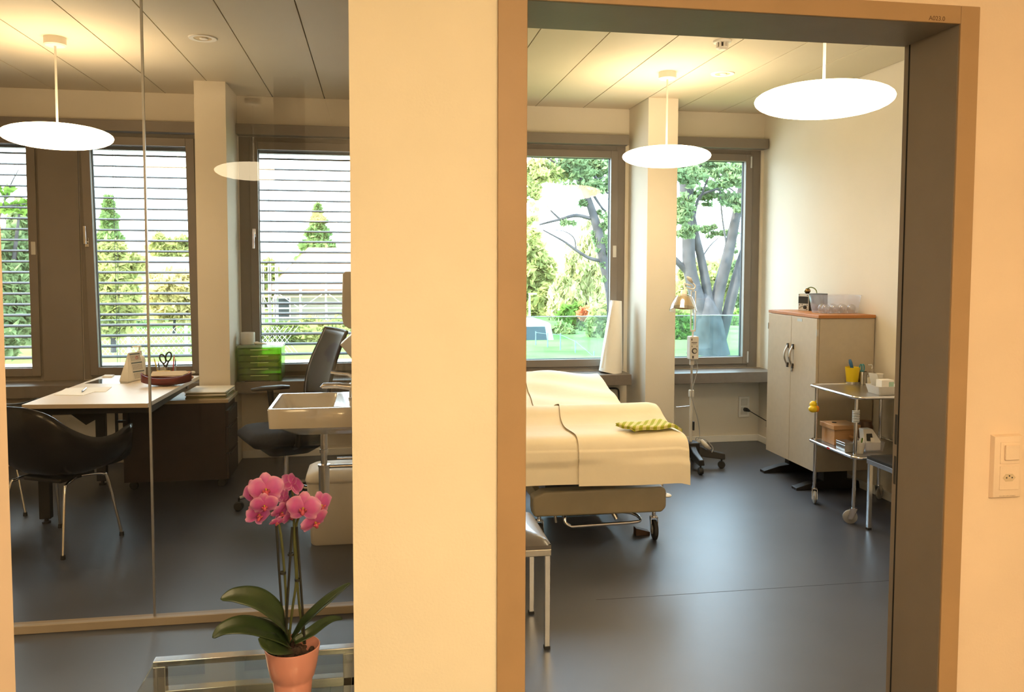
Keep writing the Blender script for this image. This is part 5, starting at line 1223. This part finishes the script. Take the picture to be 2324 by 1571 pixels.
# wire fence on the office side
fn_ = thing('wire_fence','chain link fence with pale posts across the lawn','fence',tuple(at(340,785,Y=29))[:2]+(GZ,))
fx0, fx1, fy0 = at(180,760,Y=29).x, at(640,760,Y=29).x, 29; fz1 = at(340,744,Y=29).z
b = MB(); st = .16; hh_ = fz1-GZ
n_ = int((fx1-fx0)/st)
for k in range(n_):
    x = fx0+k*st
    for s in (1,-1):
        xa, xb = (x, x+hh_*.8) if s > 0 else (x+hh_*.8, x)
        b.prism([(xa,fy0,GZ),(xa+.016,fy0,GZ),(xb+.016,fy0,fz1),(xb,fy0,fz1)],(0,.004,0))
part('wire_mesh', b, 'galv', fn_)
for px in (220,293,423,560): x = at(px,760,Y=29).x; part('post', MB().cyl((x,28.95,GZ),(x,28.95,fz1+.05),.05,None,8), 'white', fn_)
f2 = thing('wire_fence','thin wire fence with slim posts below the willow','fence',tuple(at(1260,800,Y=30))[:2]+(GZ,))
b = MB()
for px, pt, pb, Y in ((1216,752,800,31),(1243,755,803,30),(1272,757,808,29),(1306,773,815,28),(1348,807,818,27)):
    x = at(px,pt,Y=Y); part('post', MB().cyl((x.x,Y,GZ),(x.x,Y,max(x.z,GZ+.15)),.022,None,8), 'fencem', f2)
b.tube([P3(1216,755,31),P3(1243,758,30),P3(1272,760,29),P3(1306,775,28),P3(1348,810,27)],.008,5); part('wire', b, 'fencem', f2)
lp = thing('street_lamp','thin grey street lamp at the edge of the door frame','street lamp',tuple(at(1202,760,Y=40))[:2]+(GZ,))
p = at(1202,668,Y=40); part('pole', MB().cyl((p.x,40,GZ),(p.x,40,p.z),.06,.04,10), 'galv', lp, smooth=True)
part('lamp_head', MB().box(p.x-.05,p.x+.35,39.9,40.1,p.z-.02,p.z+.05), 'galv', lp, bevel=.02)
# van
vx, vy = at(1258,760,Y=33).x, 33; vz = at(1230,733,Y=33).z; vb = vz-1.75
vn = thing('white_van','white van parked behind the lawn, cut by the door frame','van',(vx-.95,vy+2,GZ))
part('body', rings_mesh([rrect(vx-1.9,vx,vy,vy+4.4,vb+.3,.12),rrect(vx-1.92,vx+.02,vy-.02,vy+4.4,vb+.95,.15),rrect(vx-1.80,vx-.10,vy+.12,vy+4.2,vz-.06,.2),rrect(vx-1.70,vx-.2,vy+.25,vy+4.0,vz,.2)]), 'vanw', vn, smooth=True)
part('rear_window', MB().prism([(vx-1.6,vy-.03,vb+1.0),(vx-.3,vy-.03,vb+1.0),(vx-.38,vy+.06,vz-.15),(vx-1.52,vy+.06,vz-.15)],(0,-.02,0)), 'vglass', vn)
part('bumper', MB().box(vx-1.9,vx,vy-.1,vy+.1,vb+.25,vb+.5), 'grey', vn, bevel=.04)
for wx in (vx-1.75,vx-.18):
    for wy in (vy+.7,vy+3.6): part('wheel', MB().cyl((wx-.1,wy,vb+.32),(wx+.1,wy,vb+.32),.32,None,18), 'rubber', vn, smooth=True)
struct('parking_ground', MB().box(vx-12,vx+1.2,vy-.6,vy+8,GZ-.3,vb), 'lawn') if vb > GZ else None

# ------------------------------------------------------------------ light
wd_ = bpy.data.worlds.new('world'); SC.world = wd_; wd_.use_nodes = True
nt = wd_.node_tree; nt.nodes.clear(); o_ = nt.nodes.new('ShaderNodeOutputWorld'); bg = nt.nodes.new('ShaderNodeBackground')
bg.inputs['Color'].default_value = (.66,.84,1.0,1); bg.inputs['Strength'].default_value = 7.0; nt.links.new(bg.outputs[0], o_.inputs[0])
sd_ = bpy.data.lights.new('sun','SUN'); so_ = bpy.data.objects.new('sun', sd_); COL.objects.link(so_)
sd_.energy = 9.0; sd_.color = (1,.90,.72); sd_.angle = .02
so_.rotation_euler = Vector((.80,.18,-.57)).to_track_quat('-Z','Y').to_euler()
so_.location = (-20,0,20)
SC.cycles.max_bounces = 7; SC.cycles.diffuse_bounces = 4; SC.cycles.glossy_bounces = 3; SC.cycles.use_adaptive_sampling = True; SC.cycles.adaptive_threshold = .05; SC.cycles.transparent_max_bounces = 16
SC.cycles.caustics_reflective = False; SC.cycles.caustics_refractive = False
SC.cycles.sample_clamp_indirect = 4.0; SC.cycles.use_denoising = True
SC.view_settings.view_transform = 'Standard'; SC.view_settings.look = 'None'; SC.view_settings.exposure = 1.0; SC.view_settings.gamma = 1
